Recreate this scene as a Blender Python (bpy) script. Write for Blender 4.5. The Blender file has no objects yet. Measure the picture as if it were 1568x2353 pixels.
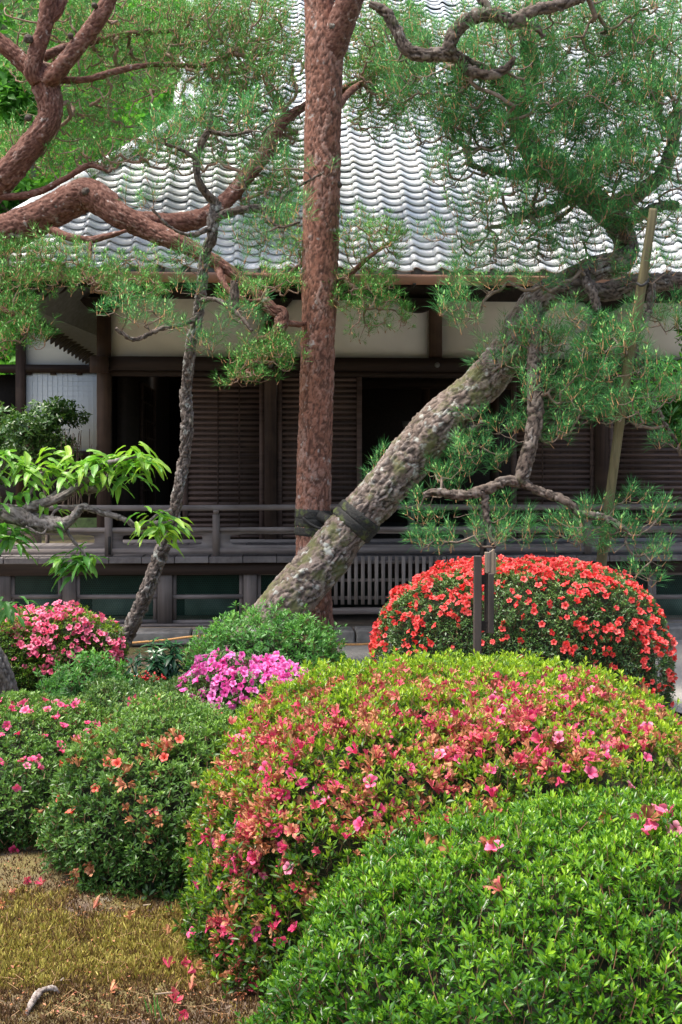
import bpy, math, random
import numpy as np
from mathutils import Matrix, Vector

random.seed(7)
RNG = np.random.default_rng(11)
R = math.radians
SC = bpy.context.scene
COL = SC.collection

# ------------------------------------------------------------------ camera
# measuring frame: photograph scaled to 1568 x 2353; F = focal length in those pixels
F, CU, CV, H = 2667.0, 784.0, 1080.0, 1.6
cam_d = bpy.data.cameras.new('camera')
cam_d.sensor_fit = 'HORIZONTAL'
cam_d.sensor_width = 36.0
cam_d.lens = 36.0 * F / 1568.0
cam_d.shift_y = -(1176.5 - CV) / 1568.0
cam_d.clip_end = 500
cam_d.clip_start = 0.05
cam = bpy.data.objects.new('camera', cam_d)
COL.objects.link(cam)
cam.location = (0, 0, H)
cam.rotation_euler = (R(90), 0, 0)
SC.camera = cam

# ------------------------------------------------------------------ sky, sun, exposure
SUN_EL, SUN_AZ = 70.0, 252.0      # azimuth clockwise from +Y (seen from above)
w = bpy.data.worlds.new('World')
SC.world = w
w.use_nodes = True
nt = w.node_tree
sky = nt.nodes.new('ShaderNodeTexSky')
sky.sky_type = 'NISHITA'
sky.sun_disc = False
sky.sun_elevation = R(SUN_EL)
sky.sun_rotation = R(SUN_AZ)
sky.air_density = 1.0
sky.dust_density = 5.0
sky.ozone_density = 0.6
bg = nt.nodes['Background']
nt.links.new(sky.outputs[0], bg.inputs[0])
bg.inputs[1].default_value = 0.15
sd = bpy.data.lights.new('sun', 'SUN')
sd.energy = 2.1
sd.angle = R(18)
sd.color = (1.0, 0.95, 0.86)
so = bpy.data.objects.new('sun', sd)
COL.objects.link(so)
az = R(SUN_AZ)
sdir = Vector((math.sin(az) * math.cos(R(SUN_EL)), math.cos(az) * math.cos(R(SUN_EL)), math.sin(R(SUN_EL))))
so.rotation_euler = sdir.to_track_quat('Z', 'Y').to_euler()
so.location = sdir * 30
SC.view_settings.view_transform = 'Standard'
SC.view_settings.look = 'None'
SC.view_settings.gamma = 1.0
SC.view_settings.use_curve_mapping = False
SC.view_settings.exposure = 1.27
SC.cycles.max_bounces = 6
SC.cycles.transparent_max_bounces = 8
SC.cycles.use_denoising = True

# ------------------------------------------------------------------ coordinates
def P(u, v, Y):
    return np.array([(u - CU) * Y / F, Y, H - (v - CV) * Y / F])

def uv_of(p):
    p = np.atleast_2d(p)
    return CU + F * p[:, 0] / p[:, 1], CV - F * (p[:, 2] - H) / p[:, 1]

YAW = R(3.6)
CA, SA = math.cos(YAW), math.sin(YAW)
BY = 11.0                       # the hall's own origin lies 11 m along its depth axis

def LB(u, v, c):
    """pixel -> (x, z) in the hall's frame on the plane at depth c"""
    dx, dz = (u - CU) / F, -(v - CV) / F
    lx, ly = dx * CA + SA, -dx * SA + CA
    t = c / ly
    return t * lx, H + t * dz

# ------------------------------------------------------------------ mesh helpers
def new_mesh(name, V, F3=None, F4=None, mats=(), mi3=None, mi4=None, tint=None, extra=None, smooth=False):
    V = np.asarray(V, dtype=np.float32).reshape(-1, 3)
    F3 = np.zeros((0, 3), np.int32) if F3 is None else np.asarray(F3, np.int32).reshape(-1, 3)
    F4 = np.zeros((0, 4), np.int32) if F4 is None else np.asarray(F4, np.int32).reshape(-1, 4)
    me = bpy.data.meshes.new(name)
    me.vertices.add(len(V))
    me.vertices.foreach_set('co', V.ravel())
    nl = F3.size + F4.size
    me.loops.add(nl)
    me.loops.foreach_set('vertex_index', np.concatenate([F3.ravel(), F4.ravel()]))
    npoly = len(F3) + len(F4)
    me.polygons.add(npoly)
    ls = np.concatenate([np.arange(len(F3)) * 3, len(F3) * 3 + np.arange(len(F4)) * 4]).astype(np.int32)
    me.polygons.foreach_set('loop_start', ls)
    for m in mats:
        me.materials.append(m)
    if mi3 is not None or mi4 is not None:
        a = np.zeros(len(F3), np.int32) if mi3 is None else mi3
        b = np.zeros(len(F4), np.int32) if mi4 is None else mi4
        me.polygons.foreach_set('material_index', np.concatenate([a, b]).astype(np.int32))
    if smooth:
        me.polygons.foreach_set('use_smooth', np.ones(npoly, bool))
    if tint is not None:
        at = me.attributes.new('tint', 'FLOAT', 'POINT')
        at.data.foreach_set('value', np.asarray(tint, np.float32))
    if extra:
        for k, a in extra.items():
            a = np.asarray(a, np.float32)
            if a.ndim == 1:
                at = me.attributes.new(k, 'FLOAT', 'POINT'); at.data.foreach_set('value', a)
            else:
                at = me.attributes.new(k, 'FLOAT_VECTOR', 'POINT'); at.data.foreach_set('vector', a.ravel())
    me.update()
    me.validate()
    return me

def link(name, me, parent=None, loc=None, kind=None, label=None, cat=None, group=None):
    o = bpy.data.objects.new(name, me)
    COL.objects.link(o)
    if parent is not None:
        o.parent = parent
    if loc is not None:
        o.location = loc
    if kind: o['kind'] = kind
    if label: o['label'] = label
    if cat: o['category'] = cat
    if group: o['group'] = group
    return o

def thing(name, label, cat, loc=(0, 0, 0), rz=0.0, group=None, kind=None):
    o = link(name, None, None, loc, kind, label, cat, group)
    o.rotation_euler = (0, 0, rz)
    o.empty_display_size = 0.1
    return o

CUBE_F = np.array([[0, 1, 3, 2], [4, 6, 7, 5], [0, 4, 5, 1], [2, 3, 7, 6], [0, 2, 6, 4], [1, 5, 7, 3]])
def cube_v(x0, x1, y0, y1, z0, z1):
    return np.array([[x, y, z] for x in (x0, x1) for y in (y0, y1) for z in (z0, z1)], float)

def box(name, x0, x1, y0, y1, z0, z1, mat, parent=None, **k):
    cx, cy, cz = (x0 + x1) / 2, (y0 + y1) / 2, (z0 + z1) / 2
    me = new_mesh(name, cube_v(x0 - cx, x1 - cx, y0 - cy, y1 - cy, z0 - cz, z1 - cz), F4=CUBE_F, mats=[mat])
    return link(name, me, parent, (cx, cy, cz), **k)

def bevel_box_mesh(name, sx, sy, sz, b, mat):
    import bmesh
    bm = bmesh.new()
    bmesh.ops.create_cube(bm, size=1.0)
    for v in bm.verts:
        v.co = (v.co.x * sx, v.co.y * sy, v.co.z * sz)
    bmesh.ops.bevel(bm, geom=bm.edges[:], offset=b, segments=1, affect='EDGES')
    me = bpy.data.meshes.new(name)
    bm.to_mesh(me); bm.free()
    me.materials.append(mat)
    return me

# --- numpy value noise and cells
def _hash(i, j, k, s=0):
    h = (i * 374761393 + j * 668265263 + k * 2147483647 + s * 974711) & 0xFFFFFFFF
    h = ((h ^ (h >> 13)) * 1274126177) & 0xFFFFFFFF
    h = ((h ^ (h >> 16)) * 2246822519) & 0xFFFFFFFF
    return ((h ^ (h >> 15)) & 0xFFFFFF) / float(0xFFFFFF)

def vnoise(p, s=0):
    p = np.asarray(p, float)
    i = np.floor(p).astype(np.int64); f = p - i
    f = f * f * (3 - 2 * f)
    out = 0
    for a in (0, 1):
        wa = f[:, 0] if a else 1 - f[:, 0]
        for b in (0, 1):
            wb = f[:, 1] if b else 1 - f[:, 1]
            for c in (0, 1):
                wc = f[:, 2] if c else 1 - f[:, 2]
                out = out + wa * wb * wc * _hash(i[:, 0] + a, i[:, 1] + b, i[:, 2] + c, s)
    return out

def fnoise(p, s=0, o=3):
    p = np.asarray(p, float); r = 0; am = 0.5
    for k in range(o):
        r = r + am * vnoise(p * 2 ** k, s + k); am *= 0.5
    return r / (1 - 0.5 ** o)

def cells(p, s=0):
    """F1, F2-F1, cell value, offset from the cell's centre along the third axis"""
    p = np.asarray(p, float)
    b = np.floor(p).astype(np.int64)
    f1 = np.full(len(p), 9.0); f2 = np.full(len(p), 9.0); cv = np.zeros(len(p)); oz = np.zeros(len(p))
    for a in (-1, 0, 1):
        for c in (-1, 0, 1):
            for d in (-1, 0, 1):
                q = b + np.array([a, c, d])
                off = np.stack([_hash(q[:, 0], q[:, 1], q[:, 2], s + t) for t in (1, 2, 3)], 1)
                dd = np.linalg.norm(q + off - p, axis=1)
                n1 = dd < f1
                f2 = np.where(n1, f1, np.minimum(f2, dd))
                cv = np.where(n1, _hash(q[:, 0], q[:, 1], q[:, 2], s + 9), cv)
                oz = np.where(n1, p[:, 2] - q[:, 2] - off[:, 2], oz)
                f1 = np.where(n1, dd, f1)
    return f1, f2 - f1, cv, oz

def norm(a):
    a = np.asarray(a, float)
    return a / np.maximum(np.linalg.norm(a, axis=-1, keepdims=True), 1e-9)

def frames(axis, roll):
    """(n,3) axes -> (n,3,3) matrices whose columns are x,y,z(axis)"""
    z = norm(axis)
    ref = np.where(np.abs(z[:, 2:3]) > 0.9, np.array([[1.0, 0, 0]]), np.array([[0, 0, 1.0]]))
    x = norm(np.cross(ref, z)); y = np.cross(z, x)
    c, s = np.cos(roll)[:, None], np.sin(roll)[:, None]
    return np.stack([x * c + y * s, y * c - x * s, z], axis=2)

class Tpl:
    """small template mesh: V, triangles, tint, material index per triangle"""
    def __init__(self, V, T, tint, mi=None):
        self.V = np.asarray(V, float); self.T = np.asarray(T, int)
        self.tint = np.asarray(tint, float)
        self.mi = np.zeros(len(self.T), int) if mi is None else np.asarray(mi, int)

def merge_tpl(parts):
    V, T, t, m, o = [], [], [], [], 0
    for p in parts:
        V.append(p.V); T.append(p.T + o); t.append(p.tint); m.append(p.mi); o += len(p.V)
    return Tpl(np.concatenate(V), np.concatenate(T), np.concatenate(t), np.concatenate(m))

def stamp(tpls, which, pos, M, sc, dt):
    Vs, Ts, ts, ms, o = [], [], [], [], 0
    for k, tp in enumerate(tpls):
        idx = np.nonzero(which == k)[0]
        if len(idx) == 0: continue
        v = np.einsum('nij,kj->nki', M[idx], tp.V) * sc[idx, None, None] + pos[idx, None, :]
        n, kk = len(idx), len(tp.V)
        Vs.append(v.reshape(-1, 3))
        Ts.append((tp.T[None] + (np.arange(n) * kk)[:, None, None]).reshape(-1, 3) + o)
        ts.append((tp.tint[None] + dt[idx, None]).ravel())
        ms.append(np.tile(tp.mi, n))
        o += n * kk
    return np.concatenate(Vs), np.concatenate(Ts), np.clip(np.concatenate(ts), 0, 1), np.concatenate(ms)

def scatter(parent, piece, rest, tpls, mats, pos, M, sc, dt, keep=0, order=None, smooth=False):
    """`keep` pieces become objects of their own sharing mesh data, the others one stuff mesh"""
    n = len(pos)
    if n == 0: return
    which = RNG.integers(0, len(tpls), n)
    base = np.array(parent.location) if parent is not None else np.zeros(3)
    if keep > 0:
        if order is None: order = np.argsort(pos[:, 1])
        kid = order[:keep]
        mask = np.ones(n, bool); mask[kid] = False
        lib = {}
        for i in kid:
            q = int(which[i]); lv = int(np.clip(round(dt[i] * 10), -4, 4))
            if (q, lv) not in lib:
                tp = tpls[q]
                lib[(q, lv)] = new_mesh(piece, tp.V, F3=tp.T, mats=mats, mi3=tp.mi, tint=np.clip(tp.tint + lv / 10, 0, 1), smooth=smooth)
            o = link(piece, lib[(q, lv)], parent)
            m = np.eye(4); m[:3, :3] = M[i] * sc[i]; m[:3, 3] = pos[i] - base
            o.matrix_local = Matrix(m.tolist())
    else:
        mask = np.ones(n, bool)
    if mask.any():
        V, T, t, mi = stamp(tpls, which[mask], pos[mask] - base, M[mask], sc[mask], dt[mask])
        me = new_mesh(rest, V, F3=T, mats=mats, mi3=mi, tint=t, smooth=smooth)
        link(rest, me, parent, kind='stuff')

# --- tubes
def catmull(pts, n):
    """pts (k,d) -> dense polyline with n samples per span"""
    p = np.asarray(pts, float)
    p = np.vstack([2 * p[0] - p[1], p, 2 * p[-1] - p[-2]])
    out = []
    for i in range(1, len(p) - 2):
        for t in np.linspace(0, 1, n, endpoint=False):
            a, b, c, d = p[i - 1], p[i], p[i + 1], p[i + 2]
            out.append(0.5 * (2 * b + (c - a) * t + (2 * a - 5 * b + 4 * c - d) * t * t + (3 * b - a - 3 * c + d) * t ** 3))
    out.append(p[-2])
    return np.array(out)

def resample(pts, step):
    p = np.asarray(pts, float)
    d = np.concatenate([[0], np.cumsum(np.linalg.norm(np.diff(p[:, :3], axis=0), axis=1))])
    n = max(3, int(d[-1] / step) + 1)
    s = np.linspace(0, d[-1], n)
    return np.stack([np.interp(s, d, p[:, k]) for k in range(p.shape[1])], 1), s

def pt_frames(p):
    t = norm(np.gradient(p, axis=0))
    x = np.zeros_like(p)
    r = np.array([1.0, 0, 0]) if abs(t[0][0]) < 0.8 else np.array([0, 0, 1.0])
    x[0] = norm(r - t[0] * np.dot(r, t[0]))
    for i in range(1, len(p)):
        v = x[i - 1] - t[i] * np.dot(x[i - 1], t[i])
        x[i] = norm(v)
    return t, x, np.cross(t, x)

def tube_arrays(p, r, n, cap=True):
    t, x, y = pt_frames(p)
    a = np.linspace(0, 2 * np.pi, n, endpoint=False)
    ring = x[:, None, :] * np.cos(a)[None, :, None] + y[:, None, :] * np.sin(a)[None, :, None]
    V = (p[:, None, :] + ring * np.asarray(r)[:, None, None]).reshape(-1, 3)
    m = len(p)
    i = np.arange(m - 1)[:, None] * n; j = np.arange(n)[None]; j2 = (j + 1) % n
    Q = np.stack([i + j, i + j2, i + n + j2, i + n + j], axis=2).reshape(-1, 4)
    if cap:
        V = np.vstack([V, p[0], p[-1]])
        k = m * n
        T = [[k, (q + 1) % n, q] for q in range(n)] + [[k + 1, (m - 1) * n + q, (m - 1) * n + (q + 1) % n] for q in range(n)]
    else:
        T = []
    return V, np.array(T, int).reshape(-1, 3), Q

def tube(name, pts, r, n, mat, parent=None, smooth=True, **k):
    p = np.asarray(pts, float)
    base = np.array(parent.location) if parent is not None else np.zeros(3)
    rr = np.full(len(p), r) if np.isscalar(r) else np.asarray(r)
    V, T, Q = tube_arrays(p - base, rr, n)
    return link(name, new_mesh(name, V, T, Q, [mat], smooth=smooth), parent, **k)

def bark_tube(name, pts, step, arc, mat, parent, cell=(14, 5), depth=0.012, lump=0.02, seed=0, flare=0.0):
    """pts rows: x,y,z,radius. A trunk with raised bark plates; plate data goes to the material as attributes"""
    p, s = resample(pts, step)
    r = p[:, 3].copy(); p = p[:, :3]
    n = max(10, int(2 * np.pi * r.max() / arc))
    t, x, y = pt_frames(p)
    a = np.linspace(0, 2 * np.pi, n, endpoint=False)
    ring = x[:, None, :] * np.cos(a)[None, :, None] + y[:, None, :] * np.sin(a)[None, :, None]
    q = np.stack([np.broadcast_to(np.cos(a)[None] * r[:, None], (len(p), n)), np.broadcast_to(np.sin(a)[None] * r[:, None], (len(p), n)),
                  np.broadcast_to(s[:, None], (len(p), n))], 2).reshape(-1, 3)
    warp = (np.stack([vnoise(q * 9 + 7 * k, seed + k) for k in range(3)], 1) - 0.5) * 0.13
    qq = (q + warp) * np.array([cell[0], cell[0], cell[1]]) + seed * 3.7
    f1, edge, cv, oz = cells(qq, seed)
    fine_ = fnoise(q * np.array([70, 70, 34]) + seed, seed + 8, 2)
    plate = np.clip((edge + (fine_ - 0.5) * 0.35) / 0.17, 0, 1); plate = plate * plate * (3 - 2 * plate)
    _, edge2, cv2, oz2 = cells(qq * 0.43 + 11.3, seed + 30)
    big = np.clip((edge2 + (fine_ - 0.5) * 0.25) / 0.10, 0, 1)
    plate = plate * (0.35 + 0.65 * big)
    cv = 0.55 * cv + 0.45 * cv2
    lum = (fnoise(q * np.array([5, 5, 3]) + seed, seed + 5) - 0.5) * 2
    d = depth * (plate * (0.35 + 0.85 * cv + 0.45 * oz + 0.5 * cv2 + 0.5 * oz2) + 1.1 * (fine_ - 0.5) - 0.55) + lump * lum * np.repeat(r, n) / 0.15
    if flare:
        d = d + flare * np.exp(-np.repeat(s, n) / 0.12) * (0.6 + 0.8 * vnoise(q * 6, seed + 20))
    base = np.array(parent.location)
    V = (p[:, None, :] + ring * (r[:, None] + d.reshape(len(p), n))[:, :, None]).reshape(-1, 3) - base
    m = len(p)
    i = np.arange(m - 1)[:, None] * n; j = np.arange(n)[None]; j2 = (j + 1) % n
    Q = np.stack([i + j, i + j2, i + n + j2, i + n + j], axis=2).reshape(-1, 4)
    V = np.vstack([V, p[0] - base, p[-1] - base]); k = m * n
    T = [[k, (b + 1) % n, b] for b in range(n)] + [[k + 1, (m - 1) * n + b, (m - 1) * n + (b + 1) % n] for b in range(n)]
    ex = {'plate': np.append(plate, [1, 1]), 'cellv': np.append(cv, [.5, .5]), 'bark': np.vstack([q, q[0], q[-1]])}
    return link(name, new_mesh(name, V, T, Q, [mat], extra=ex, smooth=True), parent)

# ------------------------------------------------------------------ materials
def mat_new(name):
    m = bpy.data.materials.new(name); m.use_nodes = True
    t = m.node_tree
    return m, t, t.nodes['Principled BSDF'], t.nodes['Material Output']

def nd(t, typ, **k):
    n = t.nodes.new(typ)
    for a, b in k.items(): setattr(n, a, b)
    return n

def ramp(t, fac, stops):
    r = nd(t, 'ShaderNodeValToRGB')
    e = r.color_ramp.elements
    while len(e) < len(stops): e.new(0.5)
    for q, (pos, c) in zip(e, stops):
        q.position = pos; q.color = (*c, 1)
    t.links.new(fac, r.inputs[0])
    return r.outputs[0]

def noise(t, scale, vec=None, detail=4, rough=0.55):
    n = nd(t, 'ShaderNodeTexNoise')
    n.inputs['Scale'].default_value = scale
    n.inputs['Detail'].default_value = detail
    n.inputs['Roughness'].default_value = rough
    if vec is not None: t.links.new(vec, n.inputs['Vector'])
    return n.outputs['Fac']

def mixc(t, fac, a, b, blend='MIX'):
    m = nd(t, 'ShaderNodeMix', data_type='RGBA', blend_type=blend)
    for s, v in ((0, fac), (6, a), (7, b)):
        if hasattr(v, 'links'): t.links.new(v, m.inputs[s])
        elif s == 0: m.inputs[0].default_value = v
        else: m.inputs[s].default_value = (*v, 1)
    return m.outputs[2]

def mathn(t, op, a, b=0.0, clamp=False):
    m = nd(t, 'ShaderNodeMath', operation=op, use_clamp=clamp)
    for i, v in ((0, a), (1, b)):
        if hasattr(v, 'links'): t.links.new(v, m.inputs[i])
        else: m.inputs[i].default_value = v
    return m.outputs[0]

def attr(t, name, out='Fac'):
    a = nd(t, 'ShaderNodeAttribute', attribute_name=name)
    return a.outputs[out]

def objvec(t, sc=(1, 1, 1), shift=True):
    tc = nd(t, 'ShaderNodeTexCoord')
    mp = nd(t, 'ShaderNodeMapping')
    mp.inputs['Scale'].default_value = sc
    t.links.new(tc.outputs['Object'], mp.inputs['Vector'])
    if shift:
        oi = nd(t, 'ShaderNodeObjectInfo')
        c = nd(t, 'ShaderNodeCombineXYZ')
        v = mathn(t, 'MULTIPLY', oi.outputs['Random'], 37.0)
        for i in range(3): t.links.new(v, c.inputs[i])
        t.links.new(c.outputs[0], mp.inputs['Location'])
    return mp.outputs[0]

def bump(t, h, strength, dist, bs):
    b = nd(t, 'ShaderNodeBump')
    b.inputs['Strength'].default_value = strength
    b.inputs['Distance'].default_value = dist
    t.links.new(h, b.inputs['Height'])
    t.links.new(b.outputs[0], bs.inputs['Normal'])

def leaf_mat(name, stops, rough=0.4, transl=0.3, spec=0.5, tcol=(1.0, 1.15, 0.6)):
    m, t, bs, out = mat_new(name)
    tv = attr(t, 'tint')
    nz = noise(t, 60.0, objvec(t, shift=False), 2)
    f = mathn(t, 'ADD', tv, mathn(t, 'MULTIPLY', mathn(t, 'SUBTRACT', nz, 0.5), 0.25), True)
    c = ramp(t, f, stops)
    t.links.new(c, bs.inputs['Base Color'])
    bs.inputs['Roughness'].default_value = rough
    bs.inputs['Specular IOR Level'].default_value = spec
    tr = nd(t, 'ShaderNodeBsdfTranslucent')
    t.links.new(mixc(t, 1.0, c, tcol, 'MULTIPLY'), tr.inputs['Color'])
    mx = nd(t, 'ShaderNodeMixShader')
    mx.inputs[0].default_value = transl
    t.links.new(bs.outputs[0], mx.inputs[1]); t.links.new(tr.outputs[0], mx.inputs[2])
    t.links.new(mx.outputs[0], out.inputs['Surface'])
    return m

def plain(name, col, rough=0.6, metal=0.0, var=0.15, scale=8.0, spec=0.5):
    m, t, bs, out = mat_new(name)
    nz = noise(t, scale, objvec(t), 4)
    lo = tuple(c * (1 - var) for c in col); hi = tuple(min(1, c * (1 + var)) for c in col)
    t.links.new(ramp(t, nz, [(0.3, lo), (0.7, hi)]), bs.inputs['Base Color'])
    bs.inputs['Roughness'].default_value = rough
    bs.inputs['Metallic'].default_value = metal
    bs.inputs['Specular IOR Level'].default_value = spec
    return m

def wood_mat(name, lo, hi, axis='x', rough=0.7, worn=None, spec=0.35):
    m, t, bs, out = mat_new(name)
    st = {'x': (1.2, 26, 26), 'y': (26, 1.2, 26), 'z': (26, 26, 1.2)}[axis]
    nz = noise(t, 1.0, objvec(t, st), 6, 0.65)
    big = noise(t, 2.2, objvec(t), 3)
    c = ramp(t, nz, [(0.28, lo), (0.72, hi)])
    oi = nd(t, 'ShaderNodeObjectInfo')
    k = mathn(t, 'ADD', mathn(t, 'MULTIPLY', oi.outputs['Random'], 0.5), 0.75)
    c = mixc(t, 1.0, c, mixc(t, k, (0, 0, 0), (1, 1, 1)), 'MULTIPLY')
    if worn is not None:
        c = mixc(t, ramp(t, big, [(0.45, (0, 0, 0)), (0.75, (0.7, 0.7, 0.7))]), c, worn)
    t.links.new(c, bs.inputs['Base Color'])
    bs.inputs['Roughness'].default_value = rough
    bs.inputs['Specular IOR Level'].default_value = spec
    bump(t, nz, 0.5, 0.004, bs)
    return m

def bark_mat(name, stops, crack, moss=None, mossamt=0.5, lichen=None, lichamt=0.62, rough=0.85):
    m, t, bs, out = mat_new(name)
    bv = attr(t, 'bark', 'Vector')
    cv = attr(t, 'cellv'); pl = attr(t, 'plate')
    fine = noise(t, 55, bv, 5, 0.7)
    mid = noise(t, 14, bv, 4)
    f = mathn(t, 'ADD', mathn(t, 'MULTIPLY', cv, 0.38), mathn(t, 'MULTIPLY', fine, 0.72), True)
    c = ramp(t, f, stops)
    pf = mathn(t, 'ADD', pl, mathn(t, 'MULTIPLY', mathn(t, 'SUBTRACT', fine, 0.5), 0.9), True)
    c = mixc(t, pf, crack, c)  # deep bark is darker; some crack shade is painted in too
    if lichen is not None:
        lf = ramp(t, mid, [(lichamt, (0, 0, 0)), (lichamt + 0.06, (0.85, 0.85, 0.85))])
        c = mixc(t, mathn(t, 'MULTIPLY', lf, pl), c, lichen)
    if moss is not None:
        mo = noise(t, 5.5, bv, 5, 0.65)
        c = mixc(t, ramp(t, mo, [(mossamt, (0, 0, 0)), (mossamt + 0.12, (0.8, 0.8, 0.8))]), c, moss)
    t.links.new(c, bs.inputs['Base Color'])
    bs.inputs['Roughness'].default_value = rough
    bs.inputs['Specular IOR Level'].default_value = 0.25
    bump(t, fine, 0.6, 0.004, bs)
    return m

# woods of the hall
W_DARK = wood_mat('dark_wood_x', (0.018, 0.012, 0.010), (0.055, 0.034, 0.026), 'x')
W_DARKZ = wood_mat('dark_wood_z', (0.022, 0.014, 0.011), (0.075, 0.045, 0.033), 'z', worn=(0.13, 0.085, 0.06))
W_BLACK = wood_mat('near_black_wood', (0.010, 0.008, 0.007), (0.028, 0.020, 0.016), 'y')  # near-black; shade under eaves and indoors is put into it
W_SLAT = wood_mat('shutter_wood', (0.055, 0.037, 0.032), (0.155, 0.105, 0.09), 'x', worn=(0.18, 0.115, 0.09))
W_GREY = wood_mat('weathered_wood_x', (0.10, 0.084, 0.077), (0.25, 0.215, 0.20), 'x', worn=(0.30, 0.27, 0.255))
W_GREYY = wood_mat('weathered_wood_y', (0.080, 0.070, 0.066), (0.19, 0.17, 0.165), 'y', worn=(0.25, 0.23, 0.225))
W_GREYZ = wood_mat('weathered_wood_z', (0.085, 0.070, 0.062), (0.22, 0.185, 0.165), 'z', worn=(0.26, 0.215, 0.19))
W_LATT = wood_mat('lattice_wood', (0.13, 0.105, 0.09), (0.28, 0.24, 0.215), 'z', worn=(0.30, 0.27, 0.25))
W_POLE = wood_mat('pole_wood', (0.065, 0.055, 0.026), (0.17, 0.145, 0.07), 'z', worn=(0.11, 0.11, 0.065))
W_SIGN = wood_mat('sign_wood', (0.020, 0.016, 0.014), (0.065, 0.050, 0.043), 'z', worn=(0.085, 0.07, 0.062))
W_SPLIT = wood_mat('split_wood', (0.10, 0.085, 0.07), (0.33, 0.25, 0.17), 'z', worn=(0.17, 0.16, 0.15))
PLASTER = plain('plaster', (0.90, 0.92, 0.89), 0.9, var=0.06, scale=3)
PAPER = plain('shoji_paper', (0.62, 0.66, 0.66), 0.9, var=0.03, scale=3)
COPPER = plain('copper_gutter', (0.36, 0.19, 0.13), 0.45, var=0.12, scale=4)
STONE = plain('ledge_stone', (0.24, 0.225, 0.20), 0.9, var=0.35, scale=12)
GREENBOARD = plain('green_board', (0.16, 0.22, 0.18), 0.8, var=0.35, scale=5)
WIRE = plain('green_wire', (0.012, 0.085, 0.055), 0.5, var=0.2)
DARKVOID = plain('underfloor_shade', (0.02, 0.028, 0.022), 0.9, var=0.3)
ROPE = plain('straw_rope', (0.50, 0.27, 0.10), 0.9, var=0.25, scale=60)
STRAP = plain('black_strap', (0.014, 0.014, 0.013), 0.75, var=0.5, scale=30)
CERAMIC = plain('pale_ceramic', (0.45, 0.45, 0.43), 0.35, var=0.1)

def tile_mat():
    m, t, bs, out = mat_new('silver_tile')
    oi = nd(t, 'ShaderNodeObjectInfo')
    tv = mathn(t, 'ADD', attr(t, 'tint'), mathn(t, 'MULTIPLY', oi.outputs['Random'], 0.001))
    nz = noise(t, 9, objvec(t, shift=False), 4)
    c = ramp(t, tv, [(0.0, (0.64, 0.66, 0.68)), (0.25, (0.78, 0.80, 0.81)), (0.5, (0.85, 0.87, 0.88)), (0.75, (0.86, 0.85, 0.83)), (1.0, (0.78, 0.82, 0.85))])
    c = mixc(t, ramp(t, nz, [(0.5, (0, 0, 0)), (0.8, (0.3, 0.3, 0.3))]), c, (0.36, 0.38, 0.39))
    st2 = noise(t, 1.3, nd(t, 'ShaderNodeNewGeometry').outputs['Position'], 5, 0.6)
    c = mixc(t, ramp(t, st2, [(0.5, (0, 0, 0)), (0.75, (0.4, 0.4, 0.4))]), c, (0.45, 0.46, 0.45))
    t.links.new(c, bs.inputs['Base Color'])
    bs.inputs['Roughness'].default_value = 0.3
    bs.inputs['Specular IOR Level'].default_value = 1.0
    return m
TILE = tile_mat()
TILEDARK = plain('eave_tile', (0.13, 0.14, 0.14), 0.6, var=0.3, scale=20)

# barks
BARK_RED = bark_mat('red_pine_bark', [(0.15, (0.12, 0.055, 0.040)), (0.40, (0.21, 0.092, 0.060)), (0.60, (0.27, 0.135, 0.098)), (0.85, (0.32, 0.245, 0.215))],
                    (0.085, 0.042, 0.030), lichen=(0.36, 0.335, 0.315), lichamt=0.62)
BARK_REDSMOOTH = bark_mat('red_pine_limb_bark', [(0.15, (0.075, 0.034, 0.025)), (0.45, (0.145, 0.065, 0.046)), (0.65, (0.205, 0.108, 0.082)), (0.88, (0.32, 0.235, 0.205))],
                          (0.075, 0.030, 0.021), lichen=(0.40, 0.35, 0.32), lichamt=0.62)  # darkened: canopy shade on the limbs is put into this colour
BARK_GREY = bark_mat('old_pine_bark', [(0.12, (0.080, 0.057, 0.045)), (0.42, (0.170, 0.128, 0.105)), (0.62, (0.25, 0.20, 0.172)), (0.88, (0.37, 0.335, 0.305))],
                     (0.042, 0.032, 0.026), moss=(0.115, 0.125, 0.045), mossamt=0.50, lichen=(0.42, 0.44, 0.40), lichamt=0.57)
BARK_DARK = bark_mat('dark_pine_bark', [(0.12, (0.055, 0.042, 0.034)), (0.5, (0.125, 0.096, 0.078)), (0.85, (0.22, 0.19, 0.165))],
                     (0.028, 0.021, 0.017), moss=(0.07, 0.075, 0.035), mossamt=0.56, lichen=(0.30, 0.31, 0.29), lichamt=0.63)
BARK_SLIM = bark_mat('slender_pine_bark', [(0.12, (0.055, 0.042, 0.036)), (0.5, (0.135, 0.108, 0.092)), (0.85, (0.27, 0.25, 0.23))],
                     (0.035, 0.027, 0.023), moss=(0.09, 0.10, 0.045), mossamt=0.60, lichen=(0.34, 0.36, 0.33), lichamt=0.60)
BARK_CHERRY = bark_mat('cherry_bark', [(0.15, (0.085, 0.072, 0.062)), (0.5, (0.165, 0.145, 0.13)), (0.85, (0.27, 0.25, 0.235))],
                       (0.055, 0.045, 0.04), moss=(0.12, 0.125, 0.06), mossamt=0.60, lichen=(0.50, 0.55, 0.50), lichamt=0.66)
TWIG_RED = plain('red_pine_twig', (0.25, 0.165, 0.12), 0.85, var=0.4, scale=25)
TWIG_DARK = plain('dark_pine_twig', (0.165, 0.125, 0.095), 0.85, var=0.45, scale=25)
TWIG_BUSH = plain('shrub_twig', (0.10, 0.07, 0.05), 0.9, var=0.4, scale=30)
STEM = plain('young_stem', (0.20, 0.10, 0.05), 0.7, var=0.3, scale=20)
CORE = plain('shrub_shade', (0.016, 0.022, 0.009), 1.0, var=0.5, scale=30)

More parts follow.
